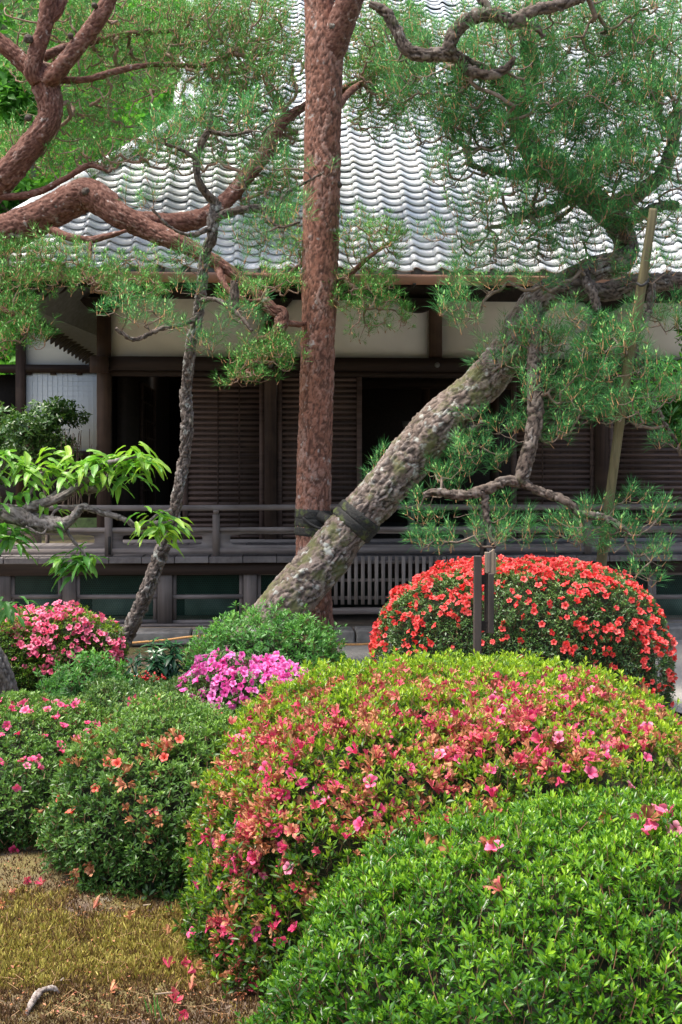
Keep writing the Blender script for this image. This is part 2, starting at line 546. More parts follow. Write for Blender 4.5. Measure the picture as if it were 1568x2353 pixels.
# foliage
NEEDLE_BLUE = leaf_mat('black_pine_needles', [(0.0, (0.026, 0.115, 0.036)), (0.45, (0.064, 0.255, 0.074)), (0.75, (0.12, 0.37, 0.13)), (1.0, (0.25, 0.53, 0.24))], 0.5, 0.3, 0.2, tcol=(0.9, 1.1, 0.6))
NEEDLE_RED = leaf_mat('red_pine_needles', [(0.0, (0.030, 0.125, 0.028)), (0.45, (0.078, 0.265, 0.054)), (0.75, (0.135, 0.375, 0.085)), (1.0, (0.25, 0.50, 0.14))], 0.5, 0.3, 0.2)
CANDLE = leaf_mat('pine_candle', [(0.0, (0.10, 0.26, 0.055)), (1.0, (0.20, 0.42, 0.09))], 0.5, 0.15)
CONE = plain('pollen_cone', (0.32, 0.17, 0.075), 0.9, var=0.3, scale=40)
LEAF_FRONT = leaf_mat('azalea_leaves_front', [(0.0, (0.012, 0.050, 0.007)), (0.35, (0.032, 0.110, 0.011)), (0.65, (0.090, 0.235, 0.016)), (1.0, (0.29, 0.49, 0.03))], 0.27, 0.28, 0.4)
LEAF_MID = leaf_mat('azalea_leaves_mid', [(0.0, (0.022, 0.06, 0.010)), (0.35, (0.046, 0.115, 0.012)), (0.65, (0.135, 0.265, 0.018)), (1.0, (0.38, 0.52, 0.035))], 0.32, 0.3, 0.35)
LEAF_LEFT = leaf_mat('azalea_leaves_left', [(0.0, (0.022, 0.065, 0.014)), (0.4, (0.062, 0.145, 0.030)), (0.7, (0.135, 0.25, 0.05)), (1.0, (0.26, 0.44, 0.07))], 0.32, 0.25, 0.35)
LEAF_DOME = leaf_mat('azalea_leaves_dome', [(0.0, (0.018, 0.05, 0.012)), (0.4, (0.045, 0.115, 0.028)), (0.7, (0.10, 0.20, 0.045)), (1.0, (0.24, 0.36, 0.08))], 0.33, 0.25)
LEAF_FRESH = leaf_mat('fresh_leaves', [(0.0, (0.03, 0.11, 0.025)), (0.4, (0.07, 0.22, 0.045)), (0.7, (0.13, 0.34, 0.07)), (1.0, (0.25, 0.48, 0.10))], 0.4, 0.35)
LEAF_GLOSS = leaf_mat('dark_glossy_leaves', [(0.0, (0.008, 0.03, 0.014)), (0.6, (0.02, 0.075, 0.03)), (1.0, (0.06, 0.16, 0.05))], 0.25, 0.12)
LEAF_CHERRY = leaf_mat('cherry_leaves', [(0.0, (0.04, 0.15, 0.035)), (0.4, (0.09, 0.27, 0.05)), (0.7, (0.20, 0.42, 0.06)), (1.0, (0.38, 0.55, 0.07))], 0.38, 0.42)
LEAF_WOOD = leaf_mat('woodland_leaves', [(0.0, (0.03, 0.10, 0.018)), (0.4, (0.075, 0.23, 0.036)), (0.7, (0.14, 0.36, 0.055)), (1.0, (0.27, 0.50, 0.085))], 0.5, 0.45, 0.25)
FL_RED = leaf_mat('red_petals', [(0.0, (0.42, 0.012, 0.016)), (0.4, (0.68, 0.035, 0.038)), (0.75, (0.76, 0.060, 0.055)), (1.0, (0.82, 0.17, 0.15))], 0.5, 0.3, tcol=(1.2, 0.9, 0.8))
FL_PINK = leaf_mat('pink_petals', [(0.0, (0.50, 0.02, 0.08)), (0.45, (0.72, 0.08, 0.20)), (0.8, (0.80, 0.18, 0.31)), (1.0, (0.84, 0.34, 0.42))], 0.5, 0.3, tcol=(1.2, 0.9, 0.9))
FL_MAG = leaf_mat('magenta_petals', [(0.0, (0.46, 0.012, 0.16)), (0.45, (0.70, 0.06, 0.34)), (0.8, (0.80, 0.17, 0.50)), (1.0, (0.85, 0.34, 0.62))], 0.5, 0.3, tcol=(1.2, 0.9, 1.1))
FL_ROSE = leaf_mat('rose_petals', [(0.0, (0.46, 0.006, 0.06)), (0.45, (0.66, 0.03, 0.14)), (0.8, (0.74, 0.09, 0.24)), (1.0, (0.82, 0.28, 0.40))], 0.5, 0.3, tcol=(1.2, 0.9, 0.9))
FL_CORAL = leaf_mat('coral_petals', [(0.0, (0.56, 0.025, 0.016)), (0.5, (0.70, 0.075, 0.05)), (1.0, (0.78, 0.20, 0.13))], 0.5, 0.3, tcol=(1.2, 0.9, 0.8))
FL_DEAD = leaf_mat('withered_petals', [(0.0, (0.20, 0.065, 0.03)), (0.25, (0.42, 0.155, 0.06)), (0.5, (0.60, 0.32, 0.16)), (0.68, (0.56, 0.15, 0.12)), (0.85, (0.60, 0.06, 0.13)), (1.0, (0.60, 0.025, 0.13))], 0.7, 0.3, tcol=(1.1, 0.9, 0.8))
BERRY = plain('red_berry', (0.35, 0.008, 0.008), 0.3, var=0.2)
MOSS = leaf_mat('moss', [(0.0, (0.070, 0.036, 0.022)), (0.3, (0.19, 0.115, 0.045)), (0.55, (0.27, 0.21, 0.050)), (0.8, (0.39, 0.35, 0.075)), (1.0, (0.58, 0.50, 0.17))], 0.8, 0.2, spec=0.2)
DRYNEEDLE = plain('dry_needles', (0.36, 0.22, 0.11), 0.8, var=0.3)

# ================================================================== THE GROUND
def ground_z(x, y):
    return 0.0

def ground_mat():
    m, t, bs, out = mat_new('garden_soil')
    v = objvec(t, shift=False)
    a = noise(t, 2.2, v, 5); b = noise(t, 70, v, 4, 0.7); c0 = noise(t, 9, v, 4)
    c = ramp(t, b, [(0.3, (0.055, 0.036, 0.025)), (0.55, (0.12, 0.082, 0.055)), (0.75, (0.24, 0.19, 0.15))])
    c = mixc(t, ramp(t, a, [(0.42, (0, 0, 0)), (0.58, (0.75, 0.75, 0.75))]), c, (0.15, 0.13, 0.03))
    c = mixc(t, ramp(t, c0, [(0.62, (0, 0, 0)), (0.72, (0.5, 0.5, 0.5))]), c, (0.22, 0.20, 0.18))
    t.links.new(c, bs.inputs['Base Color'])
    bs.inputs['Roughness'].default_value = 0.95
    bump(t, b, 0.8, 0.01, bs)
    return m
def gravel_mat():
    m, t, bs, out = mat_new('gravel')
    v = objvec(t, shift=False)
    b = noise(t, 90, v, 3, 0.7); a = noise(t, 1.5, v, 4)
    c = ramp(t, b, [(0.3, (0.27, 0.25, 0.225)), (0.7, (0.46, 0.44, 0.40))])
    c = mixc(t, ramp(t, a, [(0.4, (0, 0, 0)), (0.7, (0.45, 0.45, 0.45))]), c, (0.24, 0.22, 0.19))
    t.links.new(c, bs.inputs['Base Color'])
    bs.inputs['Roughness'].default_value = 0.9
    bump(t, b, 0.7, 0.01, bs)
    return m
SOIL, GRAVEL = ground_mat(), gravel_mat()

def grid_sheet(name, xs, ys, zf, mat, **k):
    X, Y = np.meshgrid(xs, ys)
    p = np.stack([X.ravel(), Y.ravel(), np.zeros(X.size)], 1)
    p[:, 2] = zf(p)
    nx, ny = len(xs), len(ys)
    i = np.arange(ny - 1)[:, None] * nx; j = np.arange(nx - 1)[None]
    Q = np.stack([i + j, i + j + 1, i + nx + j + 1, i + nx + j], 2).reshape(-1, 4)
    return link(name, new_mesh(name, p, F4=Q, mats=[mat], smooth=True), **k)

def ground_h(p):
    near = np.clip(1 - np.abs(p[:, 1] - 4.5) / 4.0, 0, 1) * np.clip(1 - np.abs(p[:, 0]) / 4.0, 0, 1)
    return near * ((fnoise(p * 1.7, 3) - 0.5) * 0.07 + (fnoise(p * 9, 5) - 0.5) * 0.035)
xs = np.concatenate([[-120, -60, -25, -12, -6], np.arange(-3.2, 3.2, 0.05), [4, 6, 12, 25, 60, 120]])
ys = np.concatenate([[-60, -20, -6, -1], np.arange(1.5, 8.0, 0.05), [9, 11, 14, 20, 40, 80, 160, 300]])
grid_sheet('ground', xs, ys, ground_h, SOIL, kind='structure')
pv = np.array([[-0.35, 11.2, .022], [-0.4, 10.2, .022], [-0.2, 9.2, .022], [-0.1, 8.7, .022], [0.6, 8.75, .022], [1.9, 8.5, .022], [2.25, 7.4, .022], [2.15, 6.3, .022], [2.3, 5.2, .022], [2.9, 3.6, .022],
               [9, 3.6, .022], [9, 11.2, .022]])
me = bpy.data.meshes.new('gravel_path'); me.from_pydata(pv.tolist(), [], [list(range(len(pv)))]); me.materials.append(GRAVEL)
link('gravel_path', me, kind='structure')

# ================================================================== THE TEMPLE HALL
HALL = thing('temple_hall', 'old wooden temple hall with silvery tiled roof, white plaster band and railed veranda', 'temple',
             (-SA * BY, CA * BY, 0), YAW)
cE, cV, cW = 9.8, 11.0, 13.2
def hx(u, c, v=1080): return LB(u, v, c)[0]
def hz(v, c, u=784): return LB(u, v, c)[1]
def hbox(name, u0, u1, v0, v1, c0, c1, mat, parent=HALL, ref=None, **k):
    """box given by its outline in the photograph on plane `ref` (front by default) and by depth"""
    c = ref or c0
    x0, x1 = hx(u0, c), hx(u1, c)
    um = (u0 + u1) / 2
    z1, z0 = hz(v0, c, um), hz(v1, c, um)
    return box(name, x0, x1, c0 - BY, c1 - BY, z0, z1, mat, parent, **k)
def flatbox(name, x0, x1, c0, c1, z0, z1, mat, parent=HALL, **k):
    return box(name, x0, x1, c0 - BY, c1 - BY, z0, z1, mat, parent, **k)
XL, XR = -2.95, 5.2

# --- roof: a plane rising 43 degrees from the eave, hipped at the left corner
ROOF = link('roof', None, HALL)
ZE = hz(628, cE)
TH = R(43.0)
tw, ts = 0.217, 0.122
prof = np.array([[0.0, 0.010], [0.03, 0.026], [0.08, 0.037], [0.15, 0.041], [0.23, 0.036], [0.33, 0.022], [0.45, 0.009], [0.60, 0.001], [0.76, 0.0], [0.90, 0.006], [1.05, 0.015]])
def tile_tpl(th=0.012, L=1.22, jit=0.0):
    n = len(prof)
    V = []
    for yy, lift in ((0.0, 0.035), (L * ts, 0.004)):
        for top in (1, 0):
            for x, z in prof:
                V.append([x * tw, yy, z + lift - (0 if top else th)])
    V = np.array(V); Q = []
    for i in range(n - 1):
        Q.append([i, i + 1, 2 * n + i + 1, 2 * n + i])              # top
        Q.append([n + i + 1, n + i, 3 * n + i, 3 * n + i + 1])      # underside
        Q.append([i + 1, i, n + i, n + i + 1])                      # front edge
    Q.append([0, 2 * n, 3 * n, n]); Q.append([n - 1, 2 * n - 1, 4 * n - 1, 3 * n - 1])
    return V, np.array(Q)
tV, tQ = tile_tpl()
ct, st_ = math.cos(TH), math.sin(TH)
Xc = -2.72                         # eave corner
ROOFM = np.array([[1, 0, 0], [0, ct, -st_], [0, st_, ct]])
def roof_pt(x, s, up=0.0):
    return np.array([x, cE - BY + s * ct - up * st_, ZE + s * st_ + up * ct])
verge_x = hx(410, 11.6)
pos, px = [], []
NROW = 62
for r_ in range(NROW):
    s = r_ * ts
    y = s * ct
    xmin = min(Xc + y * 0.98, verge_x)
    for c_ in range(-1, 40):
        x = -2.9 + c_ * tw
        if x < xmin - 0.02 or x > XR: continue
        pos.append(roof_pt(x, s)); px.append((r_, c_))
pos = np.array(pos)
wx = pos[:, 0] * CA - (pos[:, 1] + BY) * SA; wy = pos[:, 0] * SA + (pos[:, 1] + BY) * CA
uu = CU + F * wx / wy; vv = CV - F * (pos[:, 2] - H) / wy
score = np.where((uu > 770) & (uu < 1130) & (vv > 260), 3.0, 0) + np.where((uu > 90) & (uu < 420) & (vv > 470), 3.0, 0) + vv / 1000 - np.where((uu < 0) | (uu > 1568), 5, 0)
order = np.argsort(-score)
tint = RNG.random(len(pos))
tjit = RNG.normal(0, 0.010, len(pos))
tile_lib = [new_mesh('roof_tile', tV @ ROOFM.T, F4=tQ, mats=[TILE], tint=np.full(len(tV), k / 7)) for k in range(8)]
for i in order[:300]:
    o = link('roof_tile', tile_lib[int(tint[i] * 7.99)], ROOF, pos[i])
    o.rotation_euler = (tjit[i], tjit[i] * 0.8, tjit[i] * 0.7)
rest = order[300:]
nv = len(tV)
V = (pos[rest][:, None, :] + (tV @ ROOFM.T)[None] + np.stack([tjit[rest] * 0, tjit[rest] * 0, tjit[rest] * 0.4], 1)[:, None, :]).reshape(-1, 3)
Q = (tQ[None] + (np.arange(len(rest)) * nv)[:, None, None]).reshape(-1, 4)
link('upper_roof_tiles', new_mesh('upper_roof_tiles', V, F4=Q, mats=[TILE], tint=np.repeat(np.floor(tint[rest] * 7.99) / 7, nv)), ROOF, kind='stuff')
# boarding under the tiles (front slope, side slope, back)
def roof_xmin(s): return min(Xc + s * ct * 0.98, verge_x)
sl = [0, 1.0, 2.0, (verge_x - Xc) / 0.98 / ct, NROW * ts]
V, Q = [], []
for s in sl:
    V.append(roof_pt(roof_xmin(s), s, -0.02)); V.append(roof_pt(XR + 0.2, s, -0.02))
for i in range(len(sl) - 1): Q.append([2 * i, 2 * i + 1, 2 * i + 3, 2 * i + 2])
k = len(V)
top = V[-2:]
bk = [np.array([verge_x, 12.5, ZE]), np.array([XR + 0.2, 12.5, ZE])]
V += bk; Q.append([k - 2, k - 1, k + 1, k])
V += [np.array([Xc, 12.5, ZE - 0.02])]; Q.append([0, 6, k, k + 2])
link('roof_boarding', new_mesh('roof_boarding', V, F4=Q, mats=[TILEDARK]), ROOF)
# ridge of rounded tiles along the hip and the verge
def halfpipe(r, L, th, n=9):
    V, Q = [], []
    for y in (0, L):
        for rr in (r, r - th):
            for q in range(n):
                a = math.pi * q / (n - 1)
                V.append([rr * math.cos(a), y, rr * math.sin(a)])
    for q in range(n - 1):
        Q += [[q, q + 1, 2 * n + q + 1, 2 * n + q], [n + q + 1, n + q, 3 * n + q, 3 * n + q + 1], [q + 1, q, n + q, n + q + 1], [2 * n + q, 2 * n + q + 1, 3 * n + q + 1, 3 * n + q]]
    Q += [[0, 2 * n, 3 * n, n], [n - 1, 2 * n - 1, 4 * n - 1, 3 * n - 1]]
    return np.array(V), np.array(Q)
hpV, hpQ = halfpipe(0.085, 0.27, 0.014)
hip_me = new_mesh('ridge_tile', hpV, F4=hpQ, mats=[TILE], tint=np.full(len(hpV), 0.4))
hs = (verge_x - Xc) / 0.98 / ct
A, B = roof_pt(Xc, 0, 0.05), roof_pt(verge_x, hs, 0.05)
def ridge_run(A, B, n):
    d = norm(B - A); up = norm(np.cross(np.cross(d, [0, 0, 1.0]), d)); sx = np.cross(d, up)
    for i in range(n):
        o = link('ridge_tile', hip_me, ROOF)
        m = np.eye(4); m[:3, 0] = sx; m[:3, 1] = d; m[:3, 2] = up * (1 + 0.02 * (i % 3)); m[:3, 3] = A + (B - A) * i / n
        o.matrix_local = Matrix(m.tolist())
ridge_run(A, B, max(6, int(np.linalg.norm(B - A) / 0.22)))
ridge_run(B, roof_pt(verge_x, NROW * ts, 0.05), 24)
ridge_run(B + np.array([0.16, 0, -0.03]), roof_pt(verge_x + 0.16, NROW * ts, 0.03), 24)
# eave end tiles, fascia and copper gutter
def disc_mesh(r, d, n=14):
    a = np.linspace(0, 2 * np.pi, n, endpoint=False)
    V = np.vstack([np.stack([r * np.cos(a), 0 * a, r * np.sin(a)], 1), np.stack([r * np.cos(a), 0 * a + d, r * np.sin(a)], 1), [[0, -0.006, 0]]])
    T = [[2 * n, (i + 1) % n, i] for i in range(n)]
    Q = [[i, (i + 1) % n, n + (i + 1) % n, n + i] for i in range(n)]
    return new_mesh('eave_cap', V, T, Q, [TILEDARK])
dm = disc_mesh(0.047, 0.06)
for c_ in range(0, 38):
    x = -2.9 + c_ * tw
    if x < Xc: continue
    link('eave_cap', dm, ROOF, (x + 0.036, cE - BY - 0.012, ZE + 0.015))
flatbox('eave_strip', Xc, XR, cE + 0.02, cE + 0.06, ZE - 0.05, ZE + 0.03, TILEDARK, ROOF)
gut_r = 12.0 * cE / F
V, Q = [], []
ng = 13
zg = hz(633, cE)
for x in (Xc - 0.05, XR):
    for rr in (gut_r, gut_r - 0.004):
        for q in range(ng):
            a = math.pi + math.pi * q / (ng - 1)
            V.append([x, cE - BY - 0.05 + rr * math.cos(a), zg + rr * math.sin(a) * 1.8])
for q in range(ng - 1):
    Q += [[q, q + 1, 2 * ng + q + 1, 2 * ng + q], [ng + q, 3 * ng + q, 3 * ng + q + 1, ng + q + 1]]
Q += [[0, 2 * ng, 3 * ng, ng], [ng - 1, 2 * ng - 1, 4 * ng - 1, 3 * ng - 1]]
link('gutter', new_mesh('gutter', V, F4=Q, mats=[COPPER], smooth=True), HALL)
for k in range(7):
    x = Xc + 0.5 + k * 1.15
    flatbox('gutter_bracket', x - 0.012, x + 0.012, cE - 0.10, cE + 0.05, zg - gut_r * 1.8 - 0.012, zg - gut_r * 1.8 + 0.006, W_BLACK)
# soffit boards and rafters of the front eave
EAVE = link('eave', None, HALL)
zs0, slope = ZE - 0.055, 0.20
def soffit(y): return zs0 + (y - (cE - BY)) * slope
V = [[Xc + 0.06, cE - BY + 0.06, soffit(cE - BY)], [XR, cE - BY + 0.06, soffit(cE - BY)], [XR, 2.6, soffit(2.6)], [Xc + 0.06, 2.6, soffit(2.6)]]
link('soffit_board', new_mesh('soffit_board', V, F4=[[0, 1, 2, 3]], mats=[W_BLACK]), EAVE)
y0, y1 = cE - BY + 0.05, 2.35
raf = cube_v(-0.03, 0.03, 0, 1, -0.085, -0.012)
raf[:, 1] = np.where(raf[:, 1] > 0.5, y1, y0)
raf[:, 2] += zs0 + (raf[:, 1] - (cE - BY)) * slope
raf_me = new_mesh('rafter', raf, F4=CUBE_F, mats=[W_BLACK])
for k in range(44):
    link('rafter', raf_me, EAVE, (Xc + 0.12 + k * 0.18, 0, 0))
# --- wall of the hall: posts, plaster band, beams
POSTU = [(223, 254), (608, 636), (1368, 1398)]
for a, b in POSTU:
    hbox('post', a, b, 560, 1246, cW - 0.02, cW + 0.15, W_DARKZ, ref=cW)
hbox('strut', 988, 1016, 560, 824, cW - 0.015, cW + 0.14, W_DARKZ, ref=cW)
for a, b in ((254, 608), (636, 988), (1016, 1368), (1398, 1800)):
    hbox('plaster_panel', a - 1, b + 1, 600, 825, cW + 0.06, cW + 0.12, PLASTER, ref=cW)
hbox('wall_beam', 150, 1800, 600, 690, cW - 0.06, cW + 0.2, W_BLACK, ref=cW)
hbox('lintel_beam', 216, 1800, 824, 855, cW - 0.07, cW - 0.022, W_DARK, ref=cW)
hbox('door_head', 254, 1800, 855.5, 867, cW - 0.01, cW + 0.13, W_DARK, ref=cW)
hbox('door_sill', 254, 1800, 1238, 1252, cW - 0.05, cW + 0.13, W_GREY, ref=cW)
hbox('beam_end', 210, 252, 820, 858, cW - 0.12, cW - 0.075, W_DARKZ, ref=cW)
# brackets under the beam: boat-shaped arms
def bracket(u):
    x = hx(u, cW)
    z = hz(690, cW, u)
    n = 11; pts = []
    for q in range(n):
        a = -1 + 2 * q / (n - 1)
        pts.append((a * 0.25, -0.155 * (1 - abs(a) ** 2.6)))
    V = [[x + a, y, z + b] for y in (2.02, 2.14) for a, b in pts]
    T = [list(range(n)), list(range(2 * n - 1, n - 1, -1))]
    Q = [[i, n + i, n + i + 1, i + 1] for i in range(n - 1)]
    me = bpy.data.meshes.new('bracket_arm'); me.from_pydata(V, [], T + Q); me.materials.append(W_BLACK)
    link('bracket_arm', me, HALL)
for u in (238, 622, 958, 1383): bracket(u)
# nail covers on the lintel
for u in (1003, 622, 1383):
    x, z = LB(u, 840, cW)
    link('nail_cover', disc_mesh(0.03, 0.02), HALL, (x, cW - BY - 0.088, z))
# --- slatted shutters
def shutter(u0, u1, v0=866, v1=1238, dy=0.0, muntin=()):
    c = cW + 0.03 + dy
    um = (u0 + u1) / 2
    x0, x1 = hx(u0, c), hx(u1, c)
    z1, z0 = hz(v0, c, um), hz(v1, c, um)
    s = link('shutter', None, HALL)
    flatbox('board', x0 + 0.02, x1 - 0.02, c + 0.018, c + 0.034, z0, z1, W_DARKZ, s)
    for xa, xb in ((x0, x0 + 0.058), (x1 - 0.058, x1)):
        flatbox('stile', xa, xb, c - 0.012, c + 0.04, z0, z1, W_SLAT, s)
    n = 30
    pitch = (z1 - z0) / n
    xa, xb = x0 + 0.06, x1 - 0.06
    me = new_mesh('slat', cube_v(xa - (xa + xb) / 2, xb - (xa + xb) / 2, -0.011, 0.011, -0.016, 0.016), F4=CUBE_F, mats=[W_SLAT])
    for k in range(n):
        o = link('slat', me, s, ((xa + xb) / 2, c - BY + 0.006, z0 + (k + 0.5) * pitch))
        o.rotation_euler = (R(-14) + random.gauss(0, 0.03), random.gauss(0, 0.0012), 0)
    for f in muntin:
        xm = xa + (xb - xa) * f
        flatbox('muntin', xm - 0.008, xm + 0.008, c - 0.008, c - 0.004 + 0.02, z0, z1, W_DARKZ, s)
shutter(420, 608, dy=0.035, muntin=(0.42, 0.72))
shutter(637, 832, dy=0.0)
shutter(1176, 1368, dy=0.0, muntin=(0.35,))
shutter(1398, 1610, dy=0.035)
# lattice doors standing in the left opening, seen end on, and a paper screen deep inside
LD = link('lattice_door', None, HALL)
xd = hx(262, cW) + 0.02
zf, zc = hz(1243, cW), hz(860, cW)
def lat(y0, y1, x):
    for yy in np.linspace(y0, y1, 7):
        box('lattice_bar', x - 0.012, x + 0.012, yy - 0.012, yy + 0.012, zf, zc, W_DARKZ, LD)
    for zz in np.linspace(zf + 0.1, zc, 9):
        box('lattice_bar', x - 0.010, x + 0.010, y0, y1, zz - 0.010, zz + 0.010, W_DARKZ, LD)
    for yy in (y0, y1):
        box('stile', x - 0.02, x + 0.02, yy - 0.035, yy + 0.035, zf, zc, W_SLAT, LD)
lat(2.45, 3.5, xd + 0.06); lat(3.55, 5.2, xd + 0.14)
hbox('paper_screen', 320, 346, 968, 1055, 17.4, 17.43, PAPER, ref=17.4)
for u in (320, 325.5, 331, 336.5, 342):
    hbox('screen_bar', u, u + 2, 905, 968, 17.4, 17.43, W_GREYZ, ref=17.4)
# room: floor, back wall, ceiling, sides; near-black colour carries its shade
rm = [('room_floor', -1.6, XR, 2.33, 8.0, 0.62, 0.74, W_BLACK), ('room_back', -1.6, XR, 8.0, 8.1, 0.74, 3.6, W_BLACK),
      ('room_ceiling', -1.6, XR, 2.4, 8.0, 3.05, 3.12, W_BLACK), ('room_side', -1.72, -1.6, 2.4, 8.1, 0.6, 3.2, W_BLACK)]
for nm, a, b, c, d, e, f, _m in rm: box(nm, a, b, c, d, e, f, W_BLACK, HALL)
for u in (972, 1130):
    hbox('inner_post', u, u + 17, 840, 1230, 15.5, 15.62, W_DARKZ, ref=15.5)
hbox('inner_lintel', 832, 1175, 872, 893, 15.38, 15.48, W_DARK, ref=15.38)
# --- veranda: planks, edge, posts below
VER = link('veranda', None, HALL)
zv = hz(1278, cV)
x = -3.1
while x < XR:
    wd = 0.30 + random.random() * 0.035
    me = bevel_box_mesh('plank', wd - 0.006, 2.2, 0.058, 0.004, W_GREYY)
    o = link('plank', me, VER, (x + wd / 2, 1.07 + random.gauss(0, 0.004), zv - 0.029 + random.gauss(0, 0.0015)))
    x += wd
z_b = zv - 0.058
flatbox('edge_beam', -3.1, XR, cV + 0.06, cV + 0.2, z_b - 0.115, z_b - 0.002, W_DARK, VER)
zgd = 0.125
# under-floor frames with wire mesh and boards
UND = link('underfloor_screen', None, HALL)
for a, b in ((-20, 23), (143, 173), (362, 395), (560, 590)):
    hbox('post', a, b, 1310, 1436, cV + 0.08, cV + 0.2, W_GREYZ, UND, ref=cV + 0.08)
    x0, x1 = hx(a - 5, cV), hx(b + 5, cV)
    box('post_stone', x0, x1, 0.05, 0.25, 0.07, hz(1435, cV), STONE, UND)
def frame(u0, u1):
    c = cV + 0.12
    for v0, v1 in ((1314, 1321), (1367, 1376), (1425, 1435)):
        hbox('frame_rail', u0, u1, v0, v1, c, c + 0.045, W_GREY, UND, ref=c)
    for a in (u0, u1 - 9):
        hbox('frame_stile', a, a + 9, 1321, 1425, c + 0.003, c + 0.042, W_GREYZ, UND, ref=c)
    # wire mesh: hexagonal net
    x0, x1 = hx(u0 + 6, c), hx(u1 - 6, c)
    z1, z0 = hz(1320, c), hz(1427, c)
    hw, hh = 0.022, 0.020
    segs = []
    nx, nz = int((x1 - x0) / hw), int((z1 - z0) / hh)
    for j in range(nz):
        for i in range(nx):
            xx = x0 + (i + 0.5 * (j % 2)) * hw; zz = z0 + j * hh
            segs += [((xx, zz), (xx, zz + hh * 0.5)), ((xx, zz + hh * 0.5), (xx + hw / 2, zz + hh)), ((xx, zz + hh * 0.5), (xx - hw / 2, zz + hh))]
    s = np.array(segs); d = s[:, 1] - s[:, 0]; nrm = norm(np.stack([-d[:, 1], d[:, 0]], 1)) * 0.0011
    q = np.stack([s[:, 0] - nrm, s[:, 0] + nrm, s[:, 1] + nrm, s[:, 1] - nrm], 1)
    V = np.zeros((len(q) * 4, 3)); V[:, 0] = q.reshape(-1, 2)[:, 0]; V[:, 2] = q.reshape(-1, 2)[:, 1]; V[:, 1] = c - BY + 0.02
    link('wire_mesh', new_mesh('wire_mesh', V, F4=np.arange(len(V)).reshape(-1, 4), mats=[WIRE]), UND, kind='stuff')
    hbox('lower_board', u0 + 20, u1 - 20, 1378, 1428, c + 0.5, c + 0.53, GREENBOARD, UND, ref=c)
for a, b in ((24, 142), (174, 361), (396, 559), (591, 745), (1300, 1500), (1500, 1700)): frame(a, b)
flatbox('shade_backing', -3.1, XR, cV + 1.5, cV + 1.55, 0, 0.7, DARKVOID, UND)  # dark sheet standing in for the shade under the floor
hbox('long_sill', -60, 740, 1436, 1441, cV + 0.02, cV + 0.10, W_GREY, UND, ref=cV)
# --- railing
RAIL = link('railing', None, HALL)
cR = cV + 0.10
xa, xb = hx(-110, cR), XR
zt = hz(1166, cR)
rp = [np.array([xx, cR - BY, zt + 0.003 * math.sin(xx * 1.7)]) for xx in np.linspace(xa, xb, 30)]
V, T, Q = tube_arrays(np.array(rp), np.full(30, 0.028), 14)
link('top_rail', new_mesh('top_rail', V, T, Q, [W_GREY], smooth=True), RAIL)
flatbox('mid_rail', xa, xb, cR - 0.03, cR + 0.03, hz(1221, cR), hz(1211, cR), W_GREY, RAIL)
flatbox('bottom_rail', xa, xb, cR - 0.035, cR + 0.035, hz(1271, cR), hz(1258, cR), W_GREY, RAIL)
posts_u = [-8, 250, 497, 750, 1110, 1350, 1600]
for u in posts_u:
    x = hx(u, cR)
    z0, z1 = zv, hz(1182, cR)
    flatbox('rail_post', x - 0.033, x + 0.033, cR - 0.042, cR + 0.042, z0, z1, W_GREYZ, RAIL)
    flatbox('post_cap', x - 0.026, x + 0.026, cR - 0.035, cR + 0.035, z1 + 0.012, zt - 0.02, W_GREYZ, RAIL)
    flatbox('post_neck', x - 0.018, x + 0.018, cR - 0.025, cR + 0.025, z1, z1 + 0.012, W_GREYZ, RAIL)
    if u in (250, 1110):
        flatbox('iron_strap', x + 0.0, x + 0.026, cR - 0.048, cR - 0.044, zv + 0.02, zv + 0.19, STRAP, RAIL)
# panels with the cloud-edged opening
def panel(u0, u1):
    x0, x1 = hx(u0, cR) + 0.034, hx(u1, cR) - 0.034
    z0, z1 = hz(1258.5, cR), hz(1220.5, cR)
    cx, cz = (x0 + x1) / 2, (z0 + z1) / 2
    W_, H_ = (x1 - x0) / 2, (z1 - z0) / 2
    n = 64; inn, outr = [], []
    for k in range(n):
        a = 2 * math.pi * k / n
        ca, sa_ = math.cos(a), math.sin(a)
        e = 0.45
        ix = 0.80 * W_ * math.copysign(abs(ca) ** e, ca); iz = 0.66 * H_ * math.copysign(abs(sa_) ** e, sa_)
        if sa_ > 0.25:
            iz += 0.10 * H_ * abs(math.sin(3.1 * math.pi * ix / W_))
        t = min(W_ / max(abs(ix), 1e-6), H_ / max(abs(iz), 1e-6))
        inn.append((cx + ix, cz + iz)); outr.append((cx + ix * t, cz + iz * t))
    V = []
    for y in (cR - BY - 0.014, cR - BY + 0.014):
        V += [[a, y, b] for a, b in outr] + [[a, y, b] for a, b in inn]
    Q = []
    for k in range(n):
        k2 = (k + 1) % n
        Q += [[k, k2, n + k2, n + k], [2 * n + k2, 2 * n + k, 3 * n + k, 3 * n + k2], [n + k, n + k2, 3 * n + k2, 3 * n + k]]
    link('rail_panel', new_mesh('rail_panel', V, F4=Q, mats=[W_GREY]), RAIL)
for a, b in zip(posts_u[:-1], posts_u[1:]): panel(a, b)
